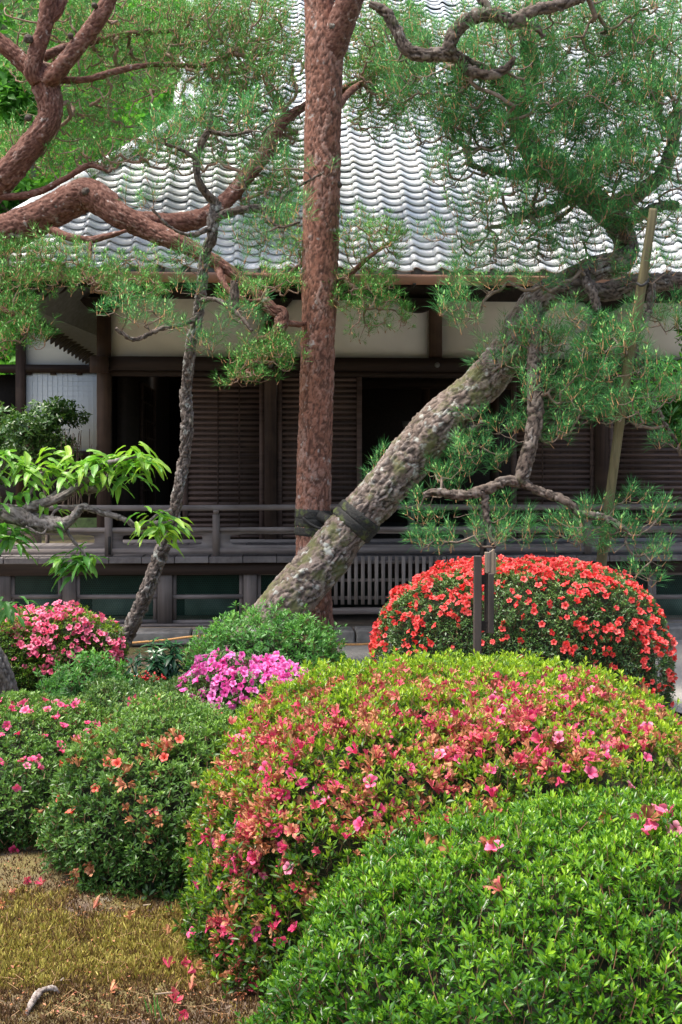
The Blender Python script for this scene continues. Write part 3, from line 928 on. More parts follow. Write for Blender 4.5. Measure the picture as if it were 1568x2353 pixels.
# --- side eave at the left corner: rafters running left from the wall
SE = link('side_eave', None, HALL)
xw, xe = hx(232, cW), -2.62
for k in range(30):
    y = -0.7 + k * 0.30
    V = cube_v(0, 1, -0.035, 0.035, -0.085, 0.0)
    V[:, 0] = np.where(V[:, 0] > 0.5, xw, xe)
    V[:, 2] += np.where(V[:, 0] == xw, hz(645, cW) + 0.03, ZE - 0.06)
    V[:, 1] += y
    link('rafter', new_mesh('rafter', V, F4=CUBE_F, mats=[W_BLACK]), SE)
V = [[xw, -0.8, hz(645, cW) + 0.032], [xw, 8.4, hz(645, cW) + 0.032], [xe - 0.05, 8.4, ZE - 0.055], [xe - 0.05, -0.8, ZE - 0.055]]
link('soffit_board', new_mesh('soffit_board', V, F4=[[0, 1, 2, 3]], mats=[W_BLACK]), SE)
box('side_wall', xw - 0.02, xw + 0.05, 2.36, 8.2, 0.7, 3.4, W_BLACK, HALL)

# ================================================================== a second hall behind, at the left
REAR = thing('rear_hall', 'second hall behind the corner with white papered wall panel and dark posts', 'building', (-SA * BY, CA * BY, 0), YAW)
cB = 19.0
hbox('upper_wall', 55, 262, 735, 838, cB + 0.03, cB + 0.1, PAPER, REAR, ref=cB)
hbox('beam', -160, 262, 838, 856, cB - 0.06, cB + 0.1, W_DARK, REAR, ref=cB)
wp = hbox('white_panel', 60, 262, 857, 1036, cB, cB + 0.04, PAPER, REAR, ref=cB)
wp['label'] = 'white panel with a faint square grid'
for k in range(17):
    u = 62 + k * 11.6
    hbox('grid_bar', u, u + 0.7, 857, 1036, cB - 0.006, cB, PAPER, REAR, ref=cB)
for k in range(16):
    v = 864 + k * 11.3
    hbox('grid_bar', 60, 262, v, v + 0.7, cB - 0.0045, cB - 0.001, PAPER, REAR, ref=cB)
for u in (38, -120):
    hbox('post', u, u + 21, 700, 1180, cB - 0.08, cB + 0.1, W_DARKZ, REAR, ref=cB)
hbox('lower_rail', -160, 262, 1036, 1052, cB - 0.05, cB + 0.1, W_DARK, REAR, ref=cB)
hbox('lower_wall', -160, 262, 1052, 1190, cB, cB + 0.1, W_BLACK, REAR, ref=cB)
hbox('left_wall', -160, 38, 857, 1036, cB + 0.3, cB + 0.4, W_BLACK, REAR, ref=cB)
for a in (60, 116, 176):
    hbox('hanging_bracket', a, a + 14, 855, 861, cB - 0.03, cB - 0.008, W_DARK, REAR, ref=cB)
x0, x1 = hx(-260, cB), hx(270, cB)
V = [[x0, cB - BY - 1.2, hz(720, cB)], [x1, cB - BY - 1.2, hz(720, cB)], [x1, cB - BY + 2.5, hz(560, cB)], [x0, cB - BY + 2.5, hz(560, cB)]]
link('roof', new_mesh('roof', V, F4=[[0, 1, 2, 3]], mats=[TILEDARK]), REAR)
hbox('wall_top', -160, 262, 690, 736, cB - 0.05, cB + 0.12, W_BLACK, REAR, ref=cB)

# ================================================================== things inside the doorway
o = thing('stone_basin', 'pale bowl standing in the dark open doorway', 'bowl', (0, 0, 0))
bx_, bz_ = LB(945, 988, 16.0)
wp_ = np.array([bx_ * CA - 16.0 * SA, bx_ * SA + 16.0 * CA, 0.74])
o.location = wp_
rprof = [(0.02, 0.0), (0.05, 0.0), (0.045, bz_ - 0.84), (0.06, bz_ - 0.76), (0.11, bz_ - 0.70), (0.13, bz_ - 0.62), (0.12, bz_ - 0.62), (0.09, bz_ - 0.69)]
n = 20
V = [[r0 * math.cos(2 * math.pi * k / n), r0 * math.sin(2 * math.pi * k / n), z0] for r0, z0 in rprof for k in range(n)]
Q = [[i * n + k, i * n + (k + 1) % n, (i + 1) * n + (k + 1) % n, (i + 1) * n + k] for i in range(len(rprof) - 1) for k in range(n)]
link('bowl', new_mesh('bowl', V, F4=Q, mats=[CERAMIC], smooth=True), o)

# ================================================================== ledge of stones before the hall
LEDGE = thing('stone_ledge', 'low weathered ledge of long stones before the hall', 'ledge', (-SA * BY, CA * BY, 0), YAW)
x = -4.0
while x < XR:
    wd = 0.55 + random.random() * 0.45
    me = bevel_box_mesh('stone', wd - 0.014, 0.30, 0.12 + random.random() * 0.012, 0.014, STONE)
    o = link('stone', me, LEDGE, (x + wd / 2, -0.30 + random.gauss(0, 0.008), 0.075))
    o.rotation_euler = (random.gauss(0, 0.01), random.gauss(0, 0.006), random.gauss(0, 0.006))
    x += wd
box('packed_earth', -4, XR, -0.16, 0.9, 0.02, 0.118, plain('packed_earth', (0.30, 0.235, 0.17), 0.95, var=0.3, scale=10), LEDGE)

# ================================================================== lattice screen under the veranda
LAT = thing('lattice_screen', 'grey wooden lattice screen below the veranda between trunk and red bush', 'lattice', (-SA * BY, CA * BY, 0), YAW)
cL = cV - 0.14
u = 768
while u < 1075:
    hbox('upright', u, u + 8, 1279, 1389, cL, cL + 0.022, W_LATT, LAT, ref=cL); u += 15.6
for v0, v1 in ((1289, 1296), (1330, 1337), (1370, 1378)):
    hbox('crosspiece', 760, 1080, v0, v1, cL + 0.024, cL + 0.05, W_LATT, LAT, ref=cL)
hbox('post', 742, 756, 1322, 1388, cL - 0.02, cL + 0.06, W_LATT, LAT, ref=cL)
hbox('post_foot', 739, 760, 1386, 1396, cL - 0.05, cL + 0.08, W_GREY, LAT, ref=cL)
hbox('bottom_beam', 738, 1090, 1396, 1409, cL - 0.05, cL + 0.08, W_GREY, LAT, ref=cL)
for a in (745, 990):
    hbox('leg', a, a + 16, 1409, 1452, cL - 0.03, cL + 0.06, W_DARKZ, LAT, ref=cL)

# ================================================================== PINES
def needle_tuft(L, n, stem, spread, width, seed, candle=0.03, cone=True):
    g = np.random.default_rng(seed)
    V, T, t, mi = [], [], [], []
    for k in range(n):
        h = stem * (g.random() ** 0.8)
        th = R(spread[0] + (spread[1] - spread[0]) * g.random() * (1 - 0.45 * h / stem))
        ph = g.random() * 2 * np.pi
        d = np.array([math.sin(th) * math.cos(ph), math.sin(th) * math.sin(ph), math.cos(th)])
        l = L * (0.75 + 0.4 * g.random())
        sd_ = norm(np.cross(d, g.normal(size=3))) * width / 2
        b = np.array([0, 0, h]) + d * 0.003
        mid = b + d * l * 0.55 + np.array([0, 0, 0.02 * l])
        tip = b + d * l + np.array([0, 0, -0.06 * l * g.random()])
        o = len(V)
        V += [b - sd_ * 0.6, mid + sd_, mid - sd_, tip]
        T += [[o, o + 1, o + 2], [o + 2, o + 1, o + 3]]
        q = 0.25 + 0.45 * g.random()
        t += [q - 0.1, q, q, q + 0.15]; mi += [0, 0]
    def spindle(c, axis, l, r, m, tv):
        o = len(V); a, b = norm(np.cross(axis, [0.3, 0.8, 0.1])), None
        b = np.cross(axis, a)
        for q in range(3):
            an = 2 * math.pi * q / 3
            V.append(c + axis * l * 0.1 + (a * math.cos(an) + b * math.sin(an)) * r * 1.2); t.append(tv)
        V.append(c + axis * l); t.append(tv + 0.3)
        for q in range(3):
            q2 = (q + 1) % 3
            T.append([o + q, o + q2, o + 3]); mi.append(m)
    for k in range(int(candle > 0) * (1 + int(g.random() < 0.5))):
        ax = norm(np.array([g.normal(0, .25), g.normal(0, .25), 1.0]))
        if cone: spindle(np.array([0, 0, stem * 0.9]), ax, candle * 0.8, 0.0042, 2, 0.5)
        spindle(np.array([0, 0, stem * 0.9]) + ax * candle * 0.7 * cone, ax, candle, 0.0065, 1, 0.3 + 0.4 * g.random())
    spindle(np.array([0, 0, -0.01]), np.array([0, 0, 1.0]), stem, 0.0032, 2, 0.3)
    return Tpl(V, T, t, mi)

LONG = [needle_tuft(0.097, 26, 0.075, (16, 92), 0.0026, 100 + k) for k in range(5)]
SHORT = [needle_tuft(0.064, 19, 0.055, (15, 90), 0.0027, 200 + k, candle=0.024, cone=k % 2 == 0) for k in range(5)]

def grow(mains, pads, dens, gap, seed, wig=0.25, step=0.075, reach=None):
    """attractor points in the pads are joined one after another to the nearest wood"""
    g = np.random.default_rng(seed)
    att = []
    for (u, v, ru, rv, Y, ry, dn) in pads:
        n = int(np.pi * ru * rv / 620.0 * dens * dn)
        c = P(u, v, Y)
        k = 0
        while k < n:
            q = g.uniform(-1, 1, 3)
            rr = q @ q
            if rr > 1: continue
            d = np.array([q[0] * ru * Y / F, q[1] * ry, q[2] * rv * Y / F])
            att.append(c + d); k += 1
    att = np.array(att)
    pos = np.concatenate([m[:, :3] for m in mains]); nroot = len(pos)
    # thin out attractors that crowd each other
    keep = []
    for i in g.permutation(len(att)):
        if keep and np.min(np.linalg.norm(att[keep] - att[i], axis=1)) < gap: continue
        keep.append(i)
    att = att[keep]
    d0 = np.array([np.min(np.linalg.norm(pos - a, axis=1)) for a in att])
    order = np.argsort(d0)
    cap = len(pos) + len(att) * 30
    N = np.zeros((cap, 3)); N[:len(pos)] = pos
    par = np.full(cap, -1, int); cnt = len(pos)
    tips = []
    for i in order:
        a = att[i]
        dv = N[:cnt] - a
        dd = np.sqrt((dv ** 2).sum(1)) + 0.35 * np.maximum(0, dv[:, 2])   # prefer wood that lies lower
        j = int(np.argmin(dd)); b = N[j]
        L = np.linalg.norm(a - b)
        if L < 0.012: continue
        m = max(2, int(L / step) + 1)
        tt = np.linspace(0, 1, m + 1)[1:]
        off = np.cumsum(g.normal(0, 1, (m, 3)), axis=0)
        off = off - tt[:, None] * off[-1]
        sag = np.zeros((m, 3)); sag[:, 2] = -0.18 * L * np.sin(np.pi * tt) * g.random()
        path = b + (a - b) * tt[:, None] + off * wig * L / math.sqrt(m) * 0.5 + sag
        prev = j
        for q in path:
            N[cnt] = q; par[cnt] = prev; prev = cnt; cnt += 1
        tips.append(prev)
    N, par = N[:cnt], par[:cnt]
    rad = np.zeros(cnt); r0, ex = 0.0027, 2.3
    acc = np.zeros(cnt)
    for t in tips: acc[t] = r0 ** ex
    for i in range(cnt - 1, nroot - 1, -1):
        if acc[i] == 0: acc[i] = r0 ** ex
        acc[par[i]] += acc[i]
        rad[i] = acc[i] ** (1 / ex)
    rad = np.minimum(rad, 0.026)
    # chains
    seen = np.zeros(cnt, bool); Vs, Qs, o = [], [], 0
    for t in sorted(tips, key=lambda q: -q):
        ch = [t]; i = t; seen[i] = True
        while par[i] >= 0:
            i = par[i]; ch.append(i)
            if i < nroot or seen[i]: break
            seen[i] = True
        if len(ch) < 2: continue
        ch = ch[::-1]
        r = rad[ch].copy()
        r[0] = min(r[1] * 1.15, max(rad[ch[0]], r[1]))
        V, _, Q = tube_arrays(N[ch], r, 6 if r.max() > 0.008 else 3, cap=False)
        Vs.append(V); Qs.append(Q + o); o += len(V)
    tipd = np.array([N[t] - N[par[t]] for t in tips])
    return N[tips], norm(tipd), np.concatenate(Vs), np.concatenate(Qs)

def limb(rows, sub=8):
    """rows: u, v, depth, width in photo pixels -> dense x,y,z,radius"""
    q = catmull(np.array(rows, float), sub)
    out = np.array([[*P(u, v, Y), w_ * Y / F / 2] for u, v, Y, w_ in q])
    return out

def pine_foliage(root, mains, pads, dens, gap, tpls, mats, twig, keep, seed, scale=1.0, upness=0.7):
    tips, td, V, Q = grow(mains, pads, dens, gap, seed)
    base = np.array(root.location)
    link('twigs', new_mesh('twigs', V - base, F4=Q, mats=[twig], smooth=True), root, kind='stuff')
    g = np.random.default_rng(seed + 1)
    # a tip often carries a second and third shoot
    extra = g.random(len(tips)) < 0.75
    e2 = g.random(len(tips)) < 0.35
    off = lambda m: g.normal(0, 0.042, (m, 3)) + np.array([0, 0, 0.004])
    pos = np.concatenate([tips, tips[extra] + off(extra.sum()), tips[e2] + off(e2.sum())])
    td = np.concatenate([td, td[extra], td[e2]])
    ax = norm(td * (1 - upness) + np.array([0, 0, upness]) + g.normal(0, 0.28, (len(pos), 3)))
    M = frames(ax, g.random(len(pos)) * 6.28)
    sc = (0.72 + 0.55 * g.random(len(pos))) * scale
    dt = g.normal(0, 0.13, len(pos)) + (fnoise(pos * 4.0, seed) - 0.5) * 0.7 + 0.04
    u, v = uv_of(pos)
    inv = np.where((u > 0) & (u < 1568) & (v > 0), 0, 100)
    scatter(root, 'needle_tuft', 'needles', tpls, mats, pos, M, sc, dt, keep, np.argsort(pos[:, 1] + inv))
    return len(pos)

def knot(root, u, v, Y, r, mat):
    """a dark knob left by a lost branch"""
    c = P(u, v, Y)
    n, m = 12, 7
    V = []
    for i in range(m):
        a = math.pi * i / (m - 1)
        for j in range(n):
            b = 2 * math.pi * j / n
            V.append([math.sin(a) * math.cos(b), math.cos(a), math.sin(a) * math.sin(b)])
    V = np.array(V); d = 0.75 + 0.5 * fnoise(V * 2.5 + u, 4)
    V = V * d[:, None] * r * np.array([0.85, 0.75, 0.85]) + np.array([0, 0.035, 0]) + c - np.array(root.location)
    Q = [[i * n + j, i * n + (j + 1) % n, (i + 1) * n + (j + 1) % n, (i + 1) * n + j] for i in range(m - 1) for j in range(n)]
    k = len(V)
    link('knot', new_mesh('knot', V, F4=Q, mats=[mat], extra={'plate': np.ones(k) * .4, 'cellv': RNG.random(k), 'bark': V}, smooth=True), root)

def P3(u, v, Y): return tuple(P(u, v, Y))

# --- straight red pine in the middle
T1 = thing('red_pine', 'tall straight red pine with reddish plated bark rising in the middle', 'pine tree', (P(722, 1531, 9.45)[0], 9.45, 0))
t1 = limb([(722, 1536, 9.45, 104), (722, 1440, 9.45, 86), (719, 1300, 9.45, 79), (722, 1100, 9.45, 78), (727, 900, 9.45, 76), (733, 700, 9.45, 79), (738, 500, 9.45, 81), (742, 320, 9.45, 82), (745, 190, 9.45, 84), (744, 110, 9.45, 84),
           (737, 40, 9.47, 70), (732, -60, 9.5, 64), (730, -260, 9.55, 60)])
bark_tube('trunk', t1, 0.014, 0.012, BARK_RED, T1, cell=(30, 8), depth=0.007, lump=0.010, seed=1, flare=0.05)
t1b = limb([(752, 150, 9.43, 55), (768, 105, 9.4, 62), (786, 50, 9.35, 62), (808, -10, 9.3, 60), (850, -140, 9.25, 55), (880, -260, 9.25, 50)])
bark_tube('limb', t1b, 0.012, 0.012, BARK_REDSMOOTH, T1, cell=(40, 20), depth=0.006, lump=0.008, seed=2)
knot(T1, 768, 58, 9.27, 0.055, BARK_DARK); knot(T1, 757, 257, 9.32, 0.045, BARK_DARK); knot(T1, 779, 422, 9.37, 0.035, BARK_DARK)
tb1 = limb([(770, 260, 9.5, 14), (800, 215, 9.8, 16), (840, 185, 10.15, 12), (890, 150, 10.25, 8)])
tb2 = limb([(760, 665, 9.5, 14), (810, 625, 9.42, 12), (850, 590, 9.35, 9), (890, 560, 9.35, 6)])
for q in (tb1, tb2): bark_tube('branch', q, 0.012, 0.008, BARK_REDSMOOTH, T1, cell=(30, 14), depth=0.004, lump=0.004, seed=3)
Yb = 10.2
pads = [(860, 560, 80, 70, 9.35, .22, 1.2), (840, 670, 85, 60, 9.35, .22, 1.2), (900, 720, 50, 40, 9.35, .2, 1), (890, 140, 110, 140, Yb, .5, 2.4), (870, 270, 90, 60, Yb, .3, 1.1), (830, 760, 40, 25, 9.35, .2, .6)]
pine_foliage(T1, [tb1, tb2], pads, 3.0, 0.030, SHORT, [NEEDLE_RED, CANDLE, CONE], TWIG_RED, 120, 31)

# --- old leaning pine tied to it
T2 = thing('leaning_pine', 'thick leaning old pine with grey mossy bark, tied to the straight trunk', 'pine tree', (P(560, 1530, 8.95)[0], 8.95, 0))
t2 = limb([(560, 1530, 8.95, 128), (612, 1450, 8.98, 120), (662, 1385, 9.0, 114), (728, 1305, 9.06, 108), (800, 1217, 9.1, 102), (850, 1160, 9.1, 98), (905, 1098, 9.1, 98), (965, 1028, 9.1, 106), (1008, 980, 9.08, 108),
           (1060, 930, 9.05, 92), (1110, 880, 9.03, 88), (1165, 810, 8.98, 78), (1200, 745, 8.95, 72), (1235, 690, 8.95, 66), (1310, 648, 9.0, 60), (1370, 615, 9.05, 54), (1425, 603, 9.1, 54), (1440, 560, 9.25, 50), (1405, 500, 9.35, 52), (1340, 440, 9.4, 58),
           (1270, 385, 9.35, 56), (1215, 335, 9.3, 50), (1190, 250, 9.2, 44), (1220, 160, 9.2, 38), (1210, 60, 9.2, 32), (1240, -60, 9.2, 26)])
k6 = [i for i in range(len(t2))]
cut = 16 * 8
bark_tube('trunk', t2[:cut + 2], 0.013, 0.0125, BARK_GREY, T2, cell=(20, 8), depth=0.012, lump=0.020, seed=11, flare=0.04)
bark_tube('upper_trunk', t2[cut:], 0.012, 0.012, BARK_DARK, T2, cell=(20, 10), depth=0.014, lump=0.022, seed=12)
b2 = [
    [(1215, 720, 9.05, 54), (1245, 678, 8.95, 50), (1310, 664, 8.9, 46), (1390, 672, 8.9, 46), (1460, 655, 8.9, 44), (1530, 648, 8.9, 40), (1640, 640, 8.9, 36)],
    [(1215, 690, 8.95, 40), (1232, 760, 8.7, 34), (1228, 850, 8.6, 32), (1232, 940, 8.55, 34), (1222, 1010, 8.5, 33), (1205, 1075, 8.5, 32), (1196, 1112, 8.5, 28)],
    [(1196, 1108, 8.5, 26), (1160, 1105, 8.5, 22), (1115, 1125, 8.5, 20), (1060, 1138, 8.5, 18), (1005, 1130, 8.55, 16), (975, 1140, 8.6, 12)],
    [(1198, 1108, 8.5, 20), (1240, 1128, 8.45, 18), (1300, 1150, 8.4, 18), (1335, 1180, 8.4, 16), (1390, 1190, 8.4, 15), (1430, 1215, 8.4, 12)],
    [(1112, 1128, 8.5, 14), (1118, 1180, 8.5, 12), (1126, 1225, 8.48, 11), (1135, 1262, 8.45, 9)],
    [(1185, 230, 9.2, 40), (1150, 180, 8.9, 36), (1090, 155, 8.6, 28), (1035, 125, 8.42, 30), (985, 126, 8.4, 30), (935, 112, 8.4, 28), (912, 70, 8.4, 24), (885, 25, 8.4, 22), (850, 8, 8.4, 14)],
    [(1030, 122, 8.4, 30), (1045, 75, 8.38, 30), (1085, 40, 8.36, 30), (1140, 35, 8.35, 32), (1180, 50, 8.35, 30), (1225, 25, 8.35, 28), (1290, 10, 8.38, 24), (1350, -10, 8.4, 18)],
    [(1150, 45, 8.35, 20), (1120, 15, 8.36, 18), (1095, -20, 8.4, 16)], [(1190, 45, 8.36, 18), (1230, 60, 8.35, 14), (1250, 85, 8.35, 9)], [(1050, 150, 8.55, 22), (1110, 170, 8.4, 20), (1160, 160, 8.38, 14), (1185, 130, 8.35, 9)],
    [(1365, 600, 9.0, 28), (1345, 630, 8.8, 20), (1360, 670, 8.7, 22), (1375, 715, 8.65, 15)],
    [(1420, 470, 9.3, 44), (1470, 440, 9.15, 36), (1520, 400, 9.05, 30), (1545, 340, 9.0, 26), (1560, 250, 9.0, 22)],
    [(1270, 385, 9.35, 26), (1210, 400, 9.1, 20), (1140, 395, 8.95, 14), (1080, 380, 8.9, 10)],
    [(1340, 440, 9.4, 24), (1290, 470, 9.1, 18), (1230, 490, 8.9, 15), (1160, 500, 8.8, 10)],
    [(1440, 575, 9.2, 30), (1440, 520, 9.0, 26), (1500, 480, 8.8, 22), (1560, 470, 8.8, 18)],
    [(1060, 945, 9.15, 14), (1085, 985, 8.95, 10), (1110, 970, 8.85, 8)],
    [(1500, 655, 8.85, 16), (1490, 720, 8.7, 14), (1460, 790, 8.6, 12), (1480, 860, 8.55, 10), (1520, 960, 8.5, 10), (1560, 1020, 8.5, 7)],
]
mains2 = [t2[17 * 8:]]
for i, rows in enumerate(b2):
    q = limb(rows); mains2.append(q)
    bark_tube('limb', q, 0.012, 0.011, BARK_DARK, T2, cell=(24, 12), depth=0.011, lump=0.028, seed=20 + i)
Ya = 8.75
pads = [(1300, 80, 270, 105, 8.95, .5, 1.5), (1490, 130, 120, 140, 8.9, .5, 1.1), (1000, 180, 130, 95, 8.95, .35, 1.6), (1190, 245, 240, 90, 8.85, .5, 1.6), (1430, 270, 150, 100, 8.85, .45, 1.5), (1040, 300, 120, 65, 8.9, .35, 1.3),
        (1050, 385, 90, 50, 8.85, .3, .6), (1240, 390, 150, 75, 8.8, .4, 1.2), (1450, 400, 130, 95, 8.8, .4, 1.4), (1170, 480, 150, 50, 8.75, .4, .9), (1330, 500, 130, 60, 8.85, .3, .8), (1300, 420, 130, 60, 8.6, .25, .9), (1230, 310, 120, 50, 8.6, .25, .8), (1100, 90, 110, 60, 8.3, .2, .35), (1180, 570, 140, 42, 8.75, .35, .8), (1010, 545, 60, 26, 8.75, .15, .45),
        (1500, 520, 80, 55, 8.75, .25, .9), (1090, 640, 90, 40, 8.65, .3, .7), (1330, 590, 110, 45, 8.7, .25, .6), (1250, 640, 80, 30, 8.55, .2, .5), (1480, 620, 80, 40, 8.6, .2, .6), (930, 100, 70, 80, 8.95, .3, .5),
        (1320, 770, 150, 50, 8.6, .4, .7), (1050, 715, 60, 50, 8.6, .25, .7), (1190, 800, 120, 60, 8.8, .4, .5), (1400, 820, 130, 80, 8.5, .4, .75), (1510, 730, 60, 60, 8.65, .3, .6), (1290, 890, 120, 55, 8.55, .35, .7), (1400, 940, 120, 50, 8.45, .3, .7),
        (1520, 900, 60, 60, 8.45, .25, .6), (1540, 1010, 40, 40, 8.45, .2, .7), (1170, 985, 110, 34, 8.8, .3, .5), (1290, 990, 60, 40, 8.55, .25, .6), (1090, 1060, 80, 50, 8.9, .3, .75), (1010, 1110, 60, 36, 8.9, .25, .6),
        (980, 1180, 60, 35, 8.8, .25, .7), (1130, 1185, 90, 36, 8.7, .25, .6), (1080, 1245, 130, 28, 8.6, .3, .75), (1270, 1230, 120, 36, 8.5, .3, .65), (1450, 1190, 90, 50, 8.5, .3, .6), (1420, 1260, 70, 26, 8.5, .25, .4), (1500, 1270, 50, 40, 8.45, .2, .55),
        (1470, 1330, 50, 30, 8.35, .2, .45), (1300, 1190, 60, 30, 8.5, .2, .35)]
n2 = pine_foliage(T2, mains2, pads, 2.05, 0.042, LONG, [NEEDLE_BLUE, CANDLE, CONE], TWIG_DARK, 300, 51)
# the small shoot left of the leaning trunk
ts_ = limb([(930, 1085, 9.2, 10), (900, 1090, 9.3, 7), (872, 1092, 9.3, 5)])
bark_tube('branch', ts_, 0.012, 0.008, BARK_DARK, T2, seed=40, depth=0.003, lump=0.004)
pine_foliage(T2, [ts_], [(868, 1075, 36, 34, 9.3, .12, 1.6)], 1.0, 0.04, LONG, [NEEDLE_BLUE, CANDLE, CONE], TWIG_DARK, 8, 57)

# --- black binding where the two trunks cross
def strap_ring(root, rows, hw, r_over, name='wrap'):
    q = limb(rows); p, s = resample(q, 0.012)
    n = 40
    t, x, y = pt_frames(p[:, :3])
    a = np.linspace(0, 2 * np.pi, n, endpoint=False)
    r = p[:, 3] * (1.0 + (r_over - 1.0) * np.clip(np.sin(np.linspace(0, np.pi, len(p))) * 2.2, 0.15, 1))
    V = p[:, None, :3] + (x[:, None, :] * np.cos(a)[None, :, None] + y[:, None, :] * np.sin(a)[None, :, None]) * (r[:, None] * (1 + 0.03 * (vnoise(np.stack([np.tile(np.cos(a) * 4, len(p)), np.tile(np.sin(a) * 4, len(p)), np.repeat(s * 60, n)], 1), 3).reshape(len(p), n) - 0.5)))[:, :, None]
    V = V.reshape(-1, 3) - np.array(root.location); m = len(p)
    i = np.arange(m - 1)[:, None] * n; j = np.arange(n)[None]; j2 = (j + 1) % n
    Q = np.stack([i + j, i + j2, i + n + j2, i + n + j], axis=2).reshape(-1, 4)
    link(name, new_mesh(name, V, F4=Q, mats=[STRAP_MOSS], smooth=True), root)
def strap_moss():
    m, t, bs, out = mat_new('mossy_strap')
    v = objvec(t, shift=False)
    a = noise(t, 9, v, 5, 0.65); b = noise(t, 60, v, 3)
    c = ramp(t, b, [(0.3, (0.010, 0.010, 0.009)), (0.7, (0.035, 0.034, 0.03))])
    c = mixc(t, ramp(t, a, [(0.53, (0, 0, 0)), (0.66, (0.85, 0.85, 0.85))]), c, (0.10, 0.13, 0.03))
    t.links.new(c, bs.inputs['Base Color']); bs.inputs['Roughness'].default_value = 0.8
    bump(t, b, 0.8, 0.006, bs)
    return m
STRAP_MOSS = strap_moss()
BIND = thing('trunk_binding', 'black mossy binding that ties the leaning trunk to the straight trunk', 'binding', P3(760, 1220, 9.25))
for a, b in ((1232, 1210), (1212, 1190), (1194, 1170)):
    strap_ring(BIND, [(719, a, 9.45, 79), (720, (a + b) / 2, 9.45, 79), (721, b, 9.45, 79)], 0, 1.07)
for du, dv in ((0, 0), (13, -15)):
    strap_ring(BIND, [(804 + du, 1213 + dv, 9.1, 102), (812 + du, 1204 + dv, 9.1, 102), (820 + du, 1194 + dv, 9.1, 101)], 0, 1.08)
tube('pad', catmull([P(735, 1185, 9.33), P(765, 1200, 9.25), P(800, 1225, 9.2), P(838, 1238, 9.14)], 6), 0.042, 12, STRAP_MOSS, BIND)
tube('rope_turn', catmull([P(696, 1190, 9.31), P(715, 1205, 9.28), P(745, 1215, 9.24), P(775, 1192, 9.18)], 6), 0.012, 8, STRAP, BIND)

# --- red pine reaching in from the left
T3 = thing('spreading_red_pine', 'red pine with thick bent orange-brown limbs reaching in from the left', 'pine tree', (P(-330, 1500, 9.7)[0], 9.7, 0))
t3t = limb([(-330, 1525, 9.7, 150), (-325, 1300, 9.7, 125), (-310, 1000, 9.7, 118), (-280, 800, 9.65, 112), (-230, 680, 9.6, 105)])
bark_tube('trunk', t3t, 0.02, 0.02, BARK_RED, T3, seed=60, flare=0.05)
L3 = [
    [(-240, 700, 9.6, 95), (-120, 610, 9.55, 92), (-20, 552, 9.5, 88), (60, 515, 9.5, 80), (130, 480, 9.48, 74), (195, 447, 9.45, 74), (235, 462, 9.4, 66), (275, 495, 9.35, 56), (340, 528, 9.35, 46), (400, 552, 9.3, 42), (455, 580, 9.3, 34), (520, 615, 9.3, 26), (580, 665, 9.25, 24), (625, 710, 9.2, 30), (648, 722, 9.2, 32), (642, 755, 9.15, 28), (622, 778, 9.1, 24), (590, 782, 9.1, 14)],
    [(285, 500, 9.4, 40), (350, 508, 9.45, 38), (420, 510, 9.5, 42), (480, 492, 9.6, 40), (530, 450, 9.7, 36), (570, 400, 9.8, 34), (610, 350, 9.9, 34), (628, 310, 9.95, 32), (655, 275, 10.05, 24), (700, 245, 10.2, 20), (790, 205, 10.3, 18), (840, 180, 10.4, 12)],
    [(-240, 690, 9.65, 80), (-120, 560, 9.6, 72), (-40, 455, 9.55, 66), (20, 395, 9.5, 60), (80, 325, 9.5, 58), (115, 265, 9.5, 58), (105, 205, 9.5, 62), (88, 170, 9.5, 56), (50, 140, 9.5, 38), (0, 95, 9.5, 34), (-60, 50, 9.5, 30)],
    [(88, 185, 9.45, 40), (75, 155, 9.4, 36), (100, 70, 9.4, 36), (112, 0, 9.4, 36), (118, -80, 9.4, 34)],
    [(110, 190, 9.45, 40), (130, 165, 9.4, 40), (175, 110, 9.4, 38), (225, 45, 9.4, 34), (260, -20, 9.4, 30), (290, -90, 9.4, 28)],
    [(108, 50, 9.42, 26), (135, 20, 9.45, 24), (150, -30, 9.5, 22)],
    [(135, 183, 9.5, 18), (200, 182, 9.55, 16), (260, 165, 9.6, 16), (330, 150, 9.7, 12), (400, 148, 9.8, 10), (470, 150, 9.9, 10), (540, 120, 9.95, 9)],
    [(100, 130, 9.6, 22), (160, 105, 9.7, 18), (240, 90, 9.8, 14), (310, 75, 9.9, 12), (400, 70, 10.0, 10)],
    [(-40, 440, 9.55, 20), (20, 452, 9.5, 16), (90, 440, 9.5, 16), (150, 410, 9.5, 14), (205, 380, 9.5, 12), (250, 395, 9.5, 6)],
    [(118, 528, 9.4, 20), (160, 545, 9.3, 18), (210, 550, 9.3, 16), (255, 540, 9.25, 14), (290, 530, 9.2, 8)],
    [(208, 550, 9.3, 12), (205, 600, 9.2, 8), (190, 625, 9.15, 7), (215, 655, 9.1, 6)],
    [(540, 632, 9.3, 20), (590, 635, 9.35, 18), (650, 640, 9.5, 16), (700, 600, 9.5, 12)],
    [(-60, 620, 9.4, 24), (-20, 640, 9.2, 20), (30, 625, 9.1, 14), (90, 600, 9.05, 10), (150, 610, 9.0, 7)],
    [(-40, 640, 9.2, 20), (-10, 700, 9.0, 16), (30, 720, 8.95, 10), (60, 740, 8.95, 7)],
    [(625, 775, 9.1, 14), (600, 820, 9.05, 10), (560, 860, 9.0, 7)],
    [(650, 740, 9.2, 14), (690, 745, 9.3, 12), (720, 735, 9.5, 10)],
    [(500, 610, 9.3, 18), (520, 660, 9.2, 14), (560, 690, 9.15, 10), (600, 690, 9.1, 8)],
]
mains3 = []
